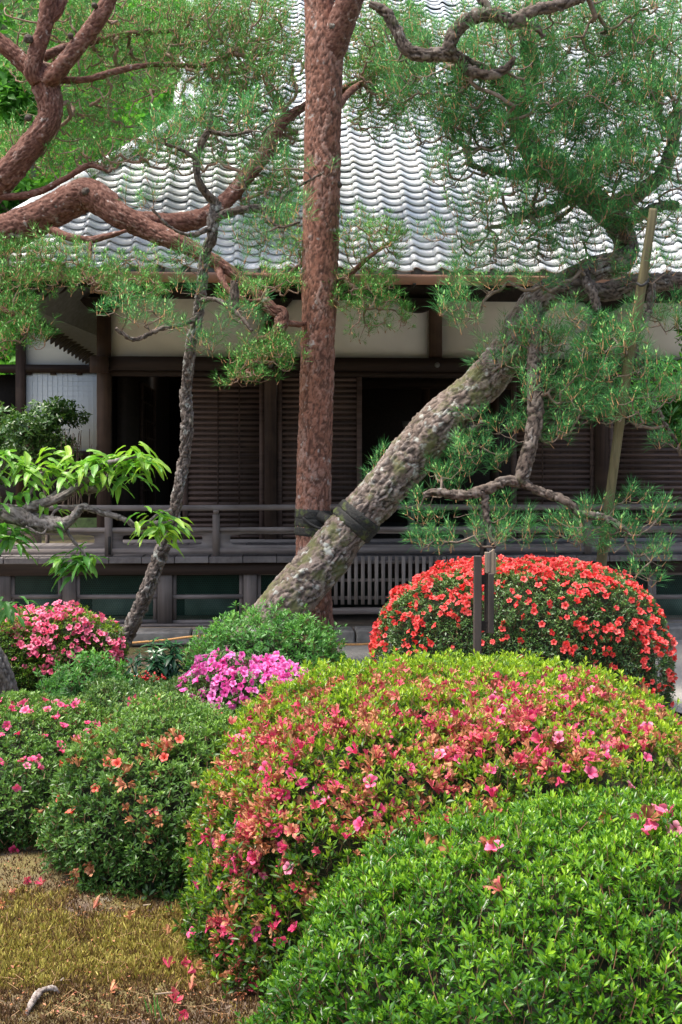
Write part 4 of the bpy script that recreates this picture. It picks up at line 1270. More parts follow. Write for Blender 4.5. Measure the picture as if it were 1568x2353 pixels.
for i, rows in enumerate(L3):
    q = limb(rows); mains3.append(q if i not in (0, 2) else q[30:])
    big = max(r_[3] for r_ in rows) > 26
    bark_tube('limb' if big else 'branch', q, 0.014, 0.012 if big else 0.009, BARK_REDSMOOTH, T3, cell=(40, 19), depth=0.008 if big else 0.004, lump=0.022, seed=70 + i)
for k in ((62, 85, 9.3, .045), (195, 437, 9.28, .04), (62, 268, 9.4, .035), (160, 78, 9.3, .03), (215, 8, 9.3, .03), (25, 540, 9.33, .03), (128, 472, 9.33, .028)): knot(T3, *k, BARK_DARK)
pads = [(540, 110, 170, 120, 10.4, .5, 1.5), (200, 140, 200, 120, 10.2, .5, 1.0), (150, 330, 160, 80, 10.1, .4, .8), (430, 60, 120, 60, 10.2, .4, 1.0), (560, 280, 140, 100, 10.35, .35, 1.2), (410, 330, 120, 70, 9.8, .4, .9), (620, 470, 80, 60, 9.9, .3, .7), (300, 70, 200, 70, 9.9, .4, .9), (120, 50, 120, 50, 9.9, .4, .6), (560, 60, 140, 70, 9.9, .4, 1.0), (610, 170, 100, 80, 9.9, .4, 1.0), (430, 150, 110, 60, 9.8, .3, .9), (420, 240, 110, 50, 9.7, .3, .7), (250, 250, 100, 60, 9.7, .3, .5), (60, 330, 70, 60, 9.8, .3, .5), (270, 350, 110, 50, 9.6, .3, .8),
        (120, 380, 100, 40, 9.7, .3, .6), (660, 330, 50, 70, 10.3, .3, .8), (640, 440, 60, 60, 9.9, .25, 1.1), (440, 600, 70, 24, 9.5, .2, .4), (100, 590, 130, 36, 9.0, .25, 1.0), (40, 650, 100, 40, 9.0, .25, 1.5), (190, 640, 110, 32, 9.05, .25, 1.3), (310, 670, 90, 30, 9.1, .25, 1.1),
        (40, 720, 55, 40, 8.95, .2, 1.5), (70, 770, 50, 40, 8.95, .2, 1.2), (10, 790, 30, 40, 8.95, .2, 1.2), (600, 830, 80, 40, 9.0, .2, 1.1), (560, 868, 70, 22, 9.0, .2, 1.1), (640, 800, 50, 40, 9.05, .2, .9), (640, 650, 60, 40, 9.2, .2, 1.0), (560, 690, 60, 40, 9.15, .2, .8),
        (670, 560, 40, 60, 9.5, .2, .8), (300, 600, 80, 30, 9.15, .2, .5)]
n3 = pine_foliage(T3, mains3, pads, 3.4, 0.032, SHORT, [NEEDLE_RED, CANDLE, CONE], TWIG_RED, 300, 71)

# --- slender grey pine leaning before the hall
T4 = thing('slender_pine', 'slender crooked grey-barked pine leaning up before the dark doorway', 'pine tree', (P(248, 1562, 8.85)[0], 8.85, 0))
t4 = limb([(236, 1580, 8.8, 45), (258, 1535, 8.8, 37), (285, 1475, 8.78, 32), (318, 1405, 8.75, 31), (350, 1325, 8.7, 30), (376, 1255, 8.65, 30), (398, 1190, 8.6, 28), (412, 1120, 8.55, 25), (424, 1055, 8.55, 26), (431, 975, 8.5, 27), (427, 910, 8.5, 24), (433, 850, 8.45, 24), (441, 785, 8.4, 24), (455, 725, 8.4, 25), (464, 655, 8.35, 23), (470, 590, 8.35, 22), (488, 545, 8.3, 22), (490, 500, 8.3, 22), (496, 462, 8.3, 20)])
bark_tube('trunk', t4, 0.009, 0.009, BARK_SLIM, T4, cell=(44, 24), depth=0.010, lump=0.025, seed=90, flare=0.02)
L4 = [
    [(490, 505, 8.3, 22), (520, 490, 8.25, 18), (550, 483, 8.2, 18), (595, 478, 8.2, 17), (635, 478, 8.2, 15), (652, 450, 8.2, 10), (668, 440, 8.2, 8)],
    [(496, 465, 8.3, 22), (470, 440, 8.25, 18), (455, 410, 8.2, 16), (452, 360, 8.2, 16), (465, 325, 8.2, 15), (478, 300, 8.2, 12), (486, 260, 8.2, 9)],
    [(452, 365, 8.2, 10), (420, 345, 8.15, 8), (380, 330, 8.1, 6)],
    [(480, 300, 8.2, 10), (530, 310, 8.15, 8), (580, 300, 8.1, 6)],
    [(455, 730, 8.4, 14), (420, 745, 8.25, 10), (370, 755, 8.15, 9), (310, 780, 8.05, 8), (265, 755, 8.0, 6)],
    [(464, 690, 8.35, 12), (500, 690, 8.2, 10), (545, 720, 8.1, 8), (580, 760, 8.05, 6)],
    [(490, 520, 8.3, 12), (440, 540, 8.15, 9), (390, 520, 8.1, 7), (350, 480, 8.05, 6)],
    [(538, 645, 8.6, 18), (540, 690, 8.6, 20), (541, 722, 8.6, 18)],
    [(600, 480, 8.2, 9), (640, 520, 8.1, 7), (690, 510, 8.05, 5)],
    [(660, 442, 8.2, 7), (700, 420, 8.1, 6), (745, 395, 8.05, 4)],
]
mains4 = [t4[13 * 8:]]
for i, rows in enumerate(L4):
    q = limb(rows); mains4.append(q)
    bark_tube('branch', q, 0.010, 0.008, BARK_DARK, T4, cell=(36, 18), depth=0.006, lump=0.02, seed=95 + i)
pads = [(550, 270, 110, 50, 8.2, .25, .9), (440, 300, 70, 50, 8.15, .2, .8), (640, 380, 60, 40, 8.1, .2, .7), (370, 320, 60, 40, 8.1, .2, .8), (540, 400, 90, 40, 8.15, .2, .6), (340, 450, 60, 40, 8.05, .2, .6), (420, 600, 80, 30, 8.1, .2, .5), (590, 560, 70, 45, 8.1, .2, .8), (660, 500, 50, 40, 8.05, .2, .7),
        (740, 390, 45, 25, 8.0, .12, .6), (560, 625, 60, 30, 8.1, .2, .4), (290, 720, 70, 35, 8.0, .2, .8), (390, 745, 60, 35, 8.1, .2, .7), (470, 790, 50, 35, 8.1, .2, .9), (570, 740, 60, 40, 8.05, .2, .6), (430, 680, 50, 30, 8.1, .2, .4)]
n4 = pine_foliage(T4, mains4, pads, 1.35, 0.045, LONG, [NEEDLE_BLUE, CANDLE, CONE], TWIG_DARK, 200, 111, scale=0.95)
print('tufts', n2, n3, n4)

# --- prop pole under the old pine
POLE = thing('prop_pole', 'leaning olive-brown wooden prop pole behind the red bush', 'pole', (P(1372, 1530, 8.95)[0], 8.95, 0))
q = limb([(1366, 1533, 8.95, 24), (1380, 1320, 8.76, 24), (1405, 1120, 8.62, 23), (1435, 900, 8.52, 23), (1468, 700, 8.45, 22), (1495, 530, 8.42, 21), (1502, 480, 8.42, 20)])
p, s = resample(q, 0.02)
V, T, Q = tube_arrays(p[:, :3] - np.array(POLE.location), p[:, 3] * (1 + 0.05 * np.sin(s * 3)), 18)
a = np.tile(np.linspace(0, 2 * np.pi, 18, endpoint=False), len(p))
groove = np.exp(-((a - 4.55) / 0.16) ** 2) * 0.009
ctr = np.repeat(p[:, :3] - np.array(POLE.location), 18, axis=0)
V[:-2] = V[:-2] - norm(V[:-2] - ctr) * groove[:, None]
link('shaft', new_mesh('shaft', V, T, Q, [W_POLE], smooth=True), POLE)
tube('rope_turn', catmull([P(1464, 650, 8.41), P(1475, 656, 8.37), P(1487, 648, 8.41), P(1490, 640, 8.6), P(1480, 645, 8.9)], 5), 0.010, 8, STRAP, POLE)

# ================================================================== CHERRY at the left edge
def leaf_tpl(L, W, seed, droop=0.35, tint=0.5):
    g = np.random.default_rng(seed)
    n = 9; V, T, t = [], [], []
    for i in range(n):
        s = i / (n - 1)
        wd = W * (math.sin(math.pi * min(1, s * 0.93 + 0.035)) ** 0.8) * (1.0 - 0.45 * s) * 1.25
        if i == n - 1: wd = 0.0004
        y = L * s; z = -droop * L * s * s
        f = 0.22 * wd
        wob = 0.004 * math.sin(9 * s + seed)
        V += [[-wd / 2, y, z + f + wob], [-wd / 4, y, z + f * 0.6], [0, y, z], [wd / 4, y, z + f * 0.6], [wd / 2, y, z + f - wob]]
        t += [tint + 0.10 * g.random(), tint, tint + 0.16, tint, tint + 0.10 * g.random()]
    for i in range(n - 1):
        for j in range(4):
            a = i * 5 + j
            T += [[a, a + 1, a + 6], [a, a + 6, a + 5]]
    return Tpl(V, T, t)
CH = thing('cherry_tree', 'cherry tree at the left edge with grey branch and bright green drooping leaves', 'tree', (P(8, 1640, 7.55)[0], 7.55, 0))
q = limb([(0, 1648, 7.55, 110), (2, 1600, 7.55, 72), (-6, 1540, 7.5, 56), (-40, 1470, 7.45, 54), (-85, 1380, 7.3, 52), (-100, 1290, 7.1, 50), (-70, 1215, 6.7, 46), (-20, 1190, 6.3, 44)])
bark_tube('trunk', q, 0.012, 0.012, BARK_CHERRY, CH, cell=(26, 22), depth=0.008, lump=0.03, seed=130, flare=0.03)
YC = 6.1
LC = [
    [(-30, 1190, 6.3, 46), (20, 1180, YC, 44), (70, 1195, YC, 42), (120, 1205, YC, 40), (150, 1208, YC, 34)],
    [(40, 1182, YC, 30), (90, 1160, YC, 24), (145, 1140, YC, 20), (195, 1105, YC, 17), (232, 1072, YC, 13), (270, 1058, YC, 9), (315, 1050, YC, 6)],
    [(110, 1148, 6.15, 20), (160, 1122, 6.2, 20), (205, 1125, 6.2, 18), (232, 1118, 6.2, 17), (248, 1098, 6.2, 14), (275, 1070, 6.2, 8)],
    [(140, 1208, YC, 30), (168, 1190, YC, 20), (185, 1168, YC, 19), (200, 1166, YC, 16), (240, 1180, YC, 15), (280, 1190, YC, 14), (318, 1210, YC, 13), (360, 1203, YC, 12), (395, 1205, YC, 9)],
    [(192, 1163, YC, 8), (150, 1165, YC, 7), (125, 1175, YC, 7), (100, 1225, YC - .05, 6), (60, 1210, YC - .05, 6)],
    [(150, 1215, YC, 10), (170, 1245, YC, 7), (195, 1275, YC, 5), (200, 1295, YC, 4)],
    [(335, 1205, YC, 6), (365, 1180, YC, 5), (395, 1172, YC, 4)],
    [(-20, 1200, 6.2, 14), (10, 1240, 6.1, 9), (30, 1250, 6.05, 5)],
    [(-30, 1150, 6.2, 14), (0, 1090, 6.15, 9), (15, 1045, 6.1, 6)],
    [(60, 1170, YC, 9), (80, 1110, YC, 7), (105, 1080, YC, 5)],
]
for i, rows in enumerate(LC):
    bark_tube('branch', limb(rows), 0.008, 0.007, BARK_CHERRY, CH, cell=(40, 44), depth=0.004, lump=0.03, seed=140 + i)
g = np.random.default_rng(5)
clus = [(15, 1045, 6.1, 9, 1, .6), (-10, 1080, 6.1, 6, 1, .5), (105, 1075, YC, 9, 1, .65), (70, 1095, YC, 7, 1, .6), (140, 1100, YC, 6, 1, .55), (232, 1062, YC, 10, 1, .6), (275, 1058, 6.15, 9, 1, .55), (318, 1048, YC, 12, 1, .6), (340, 1068, YC, 8, 1, .65), (245, 1100, 6.15, 8, 1, .5), (190, 1095, 6.1, 7, 1, .6), (110, 1165, 6.15, 4, 1, .6),
        (395, 1205, YC, 12, 1, .65), (350, 1205, YC, 8, 1, .75), (372, 1185, YC, 5, 1, .45), (200, 1280, YC, 13, 1, .35), (170, 1300, YC, 9, 1, .25), (150, 1285, YC, 6, 1, .4), (30, 1235, 6.05, 12, 1.1, .3), (5, 1210, 6.05, 8, 1.1, .3), (130, 1190, YC, 3, 1, .3), (30, 1140, 6.1, 5, 1, .35), (-5, 1390, 6.8, 7, 1.1, .15), (40, 1395, 6.9, 6, 1.1, .15), (160, 1060, 6.2, 7, 1, .7), (50, 1060, 6.15, 8, 1.05, .65), (120, 1050, 6.2, 6, 1, .7), (90, 1130, 6.2, 5, 1, .5), (205, 1060, 6.15, 6, 1, .65), (300, 1035, 6.15, 6, 1, .65), (-5, 1170, 6.1, 6, 1.1, .4), (370, 1225, 6.05, 7, 1, .65), (340, 1180, 6.05, 4, .9, .6), (300, 1100, 6.2, 5, 1, .45)]
pos, axs, scs, dts = [], [], [], []
for (u, v, Y, n, s_, tn) in clus:
    c = P(u, v, Y)
    for k in range(int(n * 1.9)):
        a = g.random() * 2 * np.pi
        d = np.array([math.cos(a) * 1.2, math.sin(a) * 0.8, 0.05 - 0.55 * g.random()])
        pos.append(c + norm(d) * 0.012 + g.normal(0, 0.026, 3)); axs.append(norm(d)); scs.append(s_ * (0.65 + 0.5 * g.random())); dts.append(tn - 0.42 + g.normal(0, 0.1))
pos, axs = np.array(pos), np.array(axs)
up = norm(np.array([[0, 0, 1.0]]) - axs * axs[:, 2:3] + g.normal(0, 0.25, axs.shape))
x_ = norm(np.cross(axs, up)); z_ = np.cross(x_, axs)
M = np.stack([x_, axs, z_], 2)
scatter(CH, 'leaf', 'leaves', [leaf_tpl(0.108, 0.035, k, 0.25 + 0.12 * k) for k in range(4)], [LEAF_CHERRY], pos, M, np.array(scs), np.array(dts), 300, smooth=True)

# ================================================================== SHRUBS
def shoot(nl, L, W, seed, droop=0.1, open_=(30, 75), stem=0.03, fine=True, tip_tint=0.3):
    """a shoot: a whorl of leaves round a short stem, the inner leaves younger"""
    g = np.random.default_rng(seed)
    V, T, t = [], [], []
    for k in range(nl):
        f = k / max(1, nl - 1)                    # 0 outer, 1 inner
        ph = k * 2.39996 + g.normal(0, 0.3)
        th = R(open_[1] + (open_[0] - open_[1]) * f + g.normal(0, 8))
        d = np.array([math.sin(th) * math.cos(ph), math.sin(th) * math.sin(ph), math.cos(th)])
        sdv = norm(np.cross([0, 0, 1.0], d)); nn = np.cross(d, sdv)
        if nn[2] < 0: nn = -nn
        l = L * (1.0 - 0.4 * f) * (0.8 + 0.4 * g.random()); wd = W * (1 - 0.3 * f) * (0.85 + 0.3 * g.random())
        b = np.array([0, 0, -stem * 0.35 * (1 - f)]) + d * 0.002
        tv = 0.34 + tip_tint * f + g.normal(0, 0.06)
        o = len(V)
        def pt(s, x, lift): return b + d * l * s + sdv * wd * x + nn * (lift * wd - droop * l * s * s)
        if fine:
            V += [pt(0, 0, 0), pt(.33, -.42, .12), pt(.33, 0, -.05), pt(.33, .42, .12), pt(.68, -.46, .14), pt(.68, 0, -.05), pt(.68, .46, .14), pt(1, 0, 0)]
            T += [[o, o + 2, o + 1], [o, o + 3, o + 2], [o + 1, o + 2, o + 5], [o + 1, o + 5, o + 4], [o + 2, o + 3, o + 6], [o + 2, o + 6, o + 5], [o + 4, o + 5, o + 7], [o + 5, o + 6, o + 7]]
            t += [tv - .1, tv, tv + .08, tv, tv, tv + .08, tv, tv + .05]
        else:
            V += [pt(0, 0, 0), pt(.52, -.5, .16), pt(.55, 0, -.05), pt(.52, .5, .16), pt(1, 0, 0)]
            T += [[o, o + 2, o + 1], [o, o + 3, o + 2], [o + 1, o + 2, o + 4], [o + 2, o + 3, o + 4]]
            t += [tv - .1, tv, tv + .08, tv, tv + .05]
    o = len(V)
    w_ = 0.0011
    V += [[-w_, 0, -stem], [w_, 0, -stem], [w_, 0, 0.002], [-w_, 0, 0.002]]
    T += [[o, o + 1, o + 2], [o, o + 2, o + 3]]
    t += [0.1] * 4
    return Tpl(V, T, t, [0] * (len(T) - 2) + [1, 1])

def blossom(seed, r=0.030, depth=0.026, dead=0.0, tone=0.5):
    """five-lobed funnel; dead > 0 folds and crumples the lobes"""
    g = np.random.default_rng(seed)
    V, T, t = [], [], []
    for k in range(5):
        a0 = 2 * np.pi * k / 5 + g.normal(0, 0.1)
        cr = g.normal(0, 1, 6) * dead
        o = len(V)
        for i in range(4):
            s = (0.0, 0.38, 0.74, 1.0)[i]
            rad = r * (0.12 + 0.88 * s ** 1.25) * (1 - dead * 0.45 * s + 0.25 * cr[0] * s)
            z = depth * (s ** 0.55) * (1 + dead * 0.9) - 0.30 * depth * s ** 3 * (1 - dead) + r * 0.3 * cr[1] * s * s
            hw = r * (0.09, 0.31, 0.42, 0.10)[i] * (1 - 0.62 * dead)
            for j in (-1, 0, 1):
                c = np.array([math.cos(a0), math.sin(a0)]) * rad + np.array([-math.sin(a0), math.cos(a0)]) * hw * j
                zz = z + (0.10 * r * (abs(j)) * (1 if k % 2 else -0.3)) * s + dead * r * 0.25 * g.normal() * s
                V.append([c[0] + dead * r * 0.15 * g.normal() * s, c[1] + dead * r * 0.15 * g.normal() * s, zz])
                if dead: t.append(tone + g.normal(0, 0.12) - 0.12 * s)
                else: t.append(tone - 0.25 + 0.42 * s + (0.12 if j == 0 else 0) * (1 - s) + g.normal(0, 0.03))
        for i in range(3):
            for j in range(2):
                a = o + i * 3 + j
                T += [[a, a + 1, a + 4], [a, a + 4, a + 3]]
    return Tpl(V, T, t)

class Mound:
    """a clipped shrub's outline: a rounded, slightly uneven dome"""
    def __init__(self, x, y, rx, ry, h, e=0.75, seed=0, lumps=0.10, tuck=0.12, rot=0.0, z0=0.0, plan=1.0, hide=None):
        self.c = np.array([x, y, z0]); self.hide = hide
        nt_, npn = 32, 84
        th = np.linspace(0.0, np.pi / 2, nt_); ph = np.linspace(0, 2 * np.pi, npn, endpoint=False)
        TH_, PH = np.meshgrid(th, ph, indexing='ij')
        rho = np.sin(TH_) ** e; zz = np.cos(TH_) ** e
        sgp = lambda a: np.sign(a) * np.abs(a) ** plan
        d = np.stack([rho * sgp(np.cos(PH)), rho * sgp(np.sin(PH)), zz], 2).reshape(-1, 3)
        nz = 1 + lumps * 2 * (fnoise(d * 2.2 + seed * 5.1, seed, 3) - 0.5) + 0.05 * (fnoise(d * 7 + seed, seed + 3, 2) - 0.5)
        low = np.clip(1 - d[:, 2] / 0.25, 0, 1)
        p = d * np.array([rx, ry, h]) * nz[:, None]
        p[:, :2] *= (1 - tuck * low)[:, None]
        cr, sr = math.cos(rot), math.sin(rot)
        p = np.stack([p[:, 0] * cr - p[:, 1] * sr, p[:, 0] * sr + p[:, 1] * cr, p[:, 2]], 1)
        self.V = p + self.c
        i = np.arange(nt_ - 1)[:, None] * npn; j = np.arange(npn)[None]; j2 = (j + 1) % npn
        a, b, c_, dd = i + j, i + npn + j, i + npn + j2, i + j2
        self.Q = np.stack([a, b, c_, dd], 2).reshape(-1, 4)
        self.T = np.concatenate([np.stack([a, b, c_], 2).reshape(-1, 3), np.stack([a, c_, dd], 2).reshape(-1, 3)])
        A, B, C = (self.V[self.T[:, q]] for q in range(3))
        nn = np.cross(B - A, C - A); self.area = np.linalg.norm(nn, axis=1) / 2
        self.n = norm(nn)
        ctr = (A + B + C) / 3 - self.c
        flip = (self.n * ctr).sum(1) < 0
        self.n[flip] *= -1
    def sample(self, dens, g):
        A, B, C = (self.V[self.T[:, q]] for q in range(3))
        ctr = (A + B + C) / 3
        tocam = norm(np.array([0, 0, H]) - ctr)
        face = (self.n * tocam).sum(1)
        wgt = self.area * np.clip((face + 0.45) / 0.5, 0.10, 1.0)
        cu, cv2 = uv_of(ctr)
        wgt = wgt * np.where((cu < -160) | (cu > 1730) | (cv2 > 2480), 0.18, 1.0)
        if self.hide is not None: wgt = wgt * np.where(self.hide(ctr), 0.25, 1.0)
        n = int(dens * wgt.sum())
        k = g.choice(len(wgt), n, p=wgt / wgt.sum())
        r1, r2 = np.sqrt(g.random(n)), g.random(n)
        p = A[k] * (1 - r1)[:, None] + B[k] * (r1 * (1 - r2))[:, None] + C[k] * (r1 * r2)[:, None]
        return p, self.n[k]

SHOOT_FINE = [shoot(7, 0.030, 0.0100, 300 + k, fine=k > 2, tip_tint=0.50, open_=(8, 64), stem=0.045) for k in range(5)]
SHOOT_MID = [shoot(7, 0.031, 0.0104, 310 + k, fine=False, tip_tint=0.58, open_=(8, 62), stem=0.045) for k in range(5)]
SHOOT_LEFT = [shoot(7, 0.030, 0.0108, 320 + k, fine=False, tip_tint=0.36, open_=(16, 68)) for k in range(5)]
SHOOT_FAR = [shoot(5, 0.027, 0.0110, 330 + k, fine=False, tip_tint=0.38) for k in range(5)]
SHOOT_LOOSE = [shoot(7, 0.048, 0.0150, 340 + k, fine=False, tip_tint=0.40, open_=(22, 78), stem=0.06) for k in range(5)]
SHOOT_DROOP = [shoot(8, 0.115, 0.030, 350 + k, fine=True, tip_tint=0.3, open_=(50, 95), stem=0.05, droop=0.55) for k in range(4)]

def shrub(name, label, mound, tpls, mat, dens, flowers=(), keep=0, seed=0, up=0.6, depth=0.07, sprout=0.0, sc=(0.75, 1.25), tintbias=0.0, core=0.86, cat='shrub', top_tint=0.22, rg=0.10):
    g = np.random.default_rng(seed)
    root = thing(name, label, cat, (mound.c[0], mound.c[1], 0))
    base = np.array(root.location)
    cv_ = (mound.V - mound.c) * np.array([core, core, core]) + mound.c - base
    link('shade_core', new_mesh('shade_core', cv_, F4=mound.Q, mats=[CORE], smooth=True), root)  # solid dark shell added for the shade among inner twigs
    p, n = mound.sample(dens, g)
    m = len(p)
    rough = (fnoise(p * 8.5 + seed, seed + 60, 2) - 0.5) * rg
    p = p + n * rough[:, None]
    dp = depth * g.random(m) ** 1.3 - 0.012 - sprout * (g.random(m) < 0.22) * g.random(m)
    pos = p - n * dp[:, None]
    ax = norm(n * (1 - up) + np.array([0, 0, up]) + g.normal(0, 0.26, (m, 3)))
    M = frames(ax, g.random(m) * 6.28)
    s_ = sc[0] + (sc[1] - sc[0]) * g.random(m)
    # tint rises outward, on bumps and on the top, falls with depth
    dt = tintbias + g.normal(0, 0.09, m) + (fnoise(pos * 5, seed) - 0.5) * 0.35 - 0.22 * np.clip(dp / max(depth, 1e-3), 0, 1) + top_tint * (n[:, 2] - 0.6) + 1.6 * rough
    ok = pos[:, 2] > 0.015
    u, v = uv_of(pos)
    vis = np.where((u > -20) & (u < 1590) & (v < 2370), 0, 50) + np.where(dp > 0.01, 20, 0)
    o_ = np.argsort((pos[:, 1] + vis)[ok])
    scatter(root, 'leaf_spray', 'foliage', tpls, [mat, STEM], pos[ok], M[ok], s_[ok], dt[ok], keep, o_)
    # twigs inside, seen at the foot
    Vs, Qs, o = [], [], 0
    for k in range(26):
        a = g.random() * 2 * np.pi
        x0 = mound.c + np.array([math.cos(a) * 0.12, math.sin(a) * 0.12, 0]) * (0.4 + g.random())
        q = mound.V[g.integers(len(mound.V) // 3, len(mound.V))] * 0.93 + mound.c * 0.07
        pts = catmull([x0, x0 * 0.5 + q * 0.5 + g.normal(0, 0.03, 3), q], 5)
        V, _, Q = tube_arrays(pts - base, np.linspace(0.009, 0.002, len(pts)), 5, cap=False)
        Vs.append(V); Qs.append(Q + o); o += len(V)
    link('twigs', new_mesh('twigs', np.concatenate(Vs), F4=np.concatenate(Qs), mats=[TWIG_BUSH], smooth=True), root, kind='stuff')
    for f in flowers:
        pp, nn = mound.sample(f.get('dens', 2500), g)
        pp = pp + nn * ((fnoise(pp * 8.5 + seed, seed + 60, 2) - 0.5) * rg)[:, None]
        u, v = uv_of(pp)
        wgt = np.zeros(len(pp))
        for (fu, fv, ru, rv, k) in f['patches']:
            d2 = ((u - fu) / ru) ** 2 + ((v - fv) / rv) ** 2
            wgt = np.maximum(wgt, k * np.exp(-0.9 * d2 ** 1.5))
        wgt = wgt * (0.07 + 3.0 * np.clip(fnoise(pp * f.get('clump', 7.0), seed + 40) - 0.44, 0, 1)) * (0.4 + 0.6 * (nn @ np.array([0, -0.8, 0.6]) > -0.2))
        if wgt.sum() == 0: continue
        nf = min(f['n'], int((wgt > 1e-4).sum()))
        k = g.choice(len(pp), nf, replace=False, p=wgt / wgt.sum())
        # blossoms do not stand inside one another
        sel = []
        for i in k:
            if f.get('gap') and sel and np.min(np.linalg.norm(pp[sel] - pp[i], axis=1)) < f['gap']: continue
            sel.append(i)
        k = np.array(sel)
        q = pp[k] + nn[k] * (f.get('out', 0.012) + g.normal(0, 0.006 if not f.get('dead') else 0.014, len(k)))[:, None]
        ax = norm(nn[k] * 0.7 + np.array([0, -0.25, 0.35]) + g.normal(0, f.get('tilt', 0.35), (len(k), 3)))
        M = frames(ax, g.random(len(k)) * 6.28)
        s2 = f.get('size', 1.0) * (0.8 + 0.4 * g.random(len(k)))
        dt = g.normal(0, f.get('var', 0.1), len(k))
        scatter(root, f['name'], f['name'] + '_rest', f['tpl'], [f['mat']], q, M, s2, dt, f.get('keep', 300), smooth=not f.get('dead'))
    return root

FRESH = [blossom(400 + k, tone=0.60 + 0.06 * k) for k in range(4)]
FRESH_BIG = [blossom(410 + k, r=0.034, depth=0.028, tone=0.52 + 0.08 * k) for k in range(4)]
DEAD = [blossom(420 + k, r=0.034, depth=0.026, dead=0.55 + 0.1 * (k % 3), tone=0.18 + 0.06 * k) for k in range(8)]
DEADPINK = [blossom(440 + k, r=0.034, depth=0.026, dead=0.45 + 0.1 * (k % 3), tone=0.78 + 0.05 * k) for k in range(4)]

# --- red dome
shrub('red_azalea', 'rounded azalea dome covered in red blossoms', Mound(1.20, 7.78, 0.99, 0.80, 0.955, e=0.62, seed=1, lumps=0.045, tuck=0.05, hide=lambda c: (c[:, 2] < 0.38) & (c[:, 0] < 1.55)), SHOOT_FAR, LEAF_DOME, 2800,
      [dict(name='red_blossom', mat=FL_RED, tpl=FRESH, n=1550, size=0.74, tilt=0.9, gap=0.015, dens=5200, clump=8.0, var=0.08,
            patches=[(1200, 1330, 330, 70, 1.0), (1230, 1420, 300, 75, .55), (920, 1430, 90, 60, .8), (870, 1500, 40, 50, 1.0), (1440, 1440, 90, 100, .75), (1300, 1500, 200, 50, .12), (1490, 1540, 60, 80, .22), (1300, 1590, 120, 50, .03), (1060, 1460, 160, 40, .10), (1030, 1370, 170, 50, .8)])],
      keep=0, seed=1, depth=0.05, core=0.90, rg=0.07)
MID = Mound(0.48, 4.48, 1.03, 1.17, 0.785, e=0.68, seed=2, lumps=0.05, tuck=0.02, plan=0.72)
MID.hide = lambda c: (c[:, 0] > 0.35) & (c[:, 1] < 4.0) & (c[:, 2] < 0.42)
# --- big azalea in the middle, its pink flowers mostly withered
dead_p = [(1000, 1610, 330, 50, .45), (980, 1690, 330, 70, 1.0), (700, 1760, 160, 80, 1.0), (650, 1880, 150, 100, 1.0), (900, 1800, 240, 80, 1.0), (1150, 1720, 220, 60, 1.0), (1420, 1690, 130, 55, .8), (620, 2000, 110, 90, .8), (560, 2120, 70, 90, .45), (580, 2250, 60, 80, .35), (850, 1890, 120, 60, .7), (760, 1640, 160, 40, .5), (1300, 1600, 160, 40, .45)]
shrub('withered_pink_azalea', 'large azalea mound full of withered tan and pink blossoms under lime-green shoots', MID, SHOOT_MID, LEAF_MID, 2700,
      [dict(name='withered_blossom', mat=FL_DEAD, tpl=DEAD, n=1750, dead=True, dens=4200, clump=9, tilt=0.9, out=-0.004, var=0.17, patches=dead_p, keep=300, size=0.62),
       dict(name='withered_pink_blossom', mat=FL_DEAD, tpl=DEADPINK, n=1050, dead=True, dens=4200, clump=9, tilt=0.9, out=-0.002, var=0.12, keep=200, size=0.64,
            patches=dead_p + [(580, 1710, 50, 35, 2.0), (1230, 1620, 110, 45, 1.5), (560, 2150, 50, 80, 1.0)]),
       dict(name='pink_blossom', mat=FL_ROSE, tpl=FRESH, n=330, size=0.72, dens=2500, tilt=0.6, out=0.004, keep=150, gap=0.05,
            patches=[(1190, 1610, 110, 50, 1.2), (580, 1700, 45, 30, 1.2), (680, 1790, 60, 60, .7), (1080, 1680, 80, 60, .8), (1330, 1730, 140, 50, .6), (600, 1960, 90, 60, .6), (830, 1850, 80, 60, .5), (620, 2140, 60, 40, .6), (520, 2100, 60, 100, .5), (540, 2260, 50, 60, .4), (1090, 1750, 90, 40, .8)])],
      keep=300, seed=2, sprout=0.05, top_tint=0.40, tintbias=0.0, rg=0.13)
# --- clipped green bush in front
shrub('green_azalea', 'glossy bright green clipped azalea filling the lower right corner', Mound(0.89, 2.99, 1.06, 0.75, 0.66, e=0.70, seed=3, lumps=0.06, tuck=0.04), SHOOT_FINE, LEAF_FRONT, 4700,
      [dict(name='pink_blossom', mat=FL_PINK, tpl=FRESH, size=0.85, n=12, dens=2500, tilt=0.6, out=0.008, keep=20, gap=0.03, patches=[(1490, 1910, 50, 22, 1.0), (1400, 1900, 30, 15, .3), (1110, 1970, 26, 18, .5)]),
       dict(name='withered_blossom', mat=FL_DEAD, tpl=DEAD, n=10, dead=True, dens=2500, tilt=0.8, out=0.006, keep=20, patches=[(1460, 1905, 60, 22, 1.0), (1080, 1960, 60, 25, .4), (1170, 2060, 20, 30, .3)])],
      keep=300, seed=3, sprout=0.05, top_tint=0.26, rg=0.11, tintbias=-0.07, sc=(0.62, 1.15))
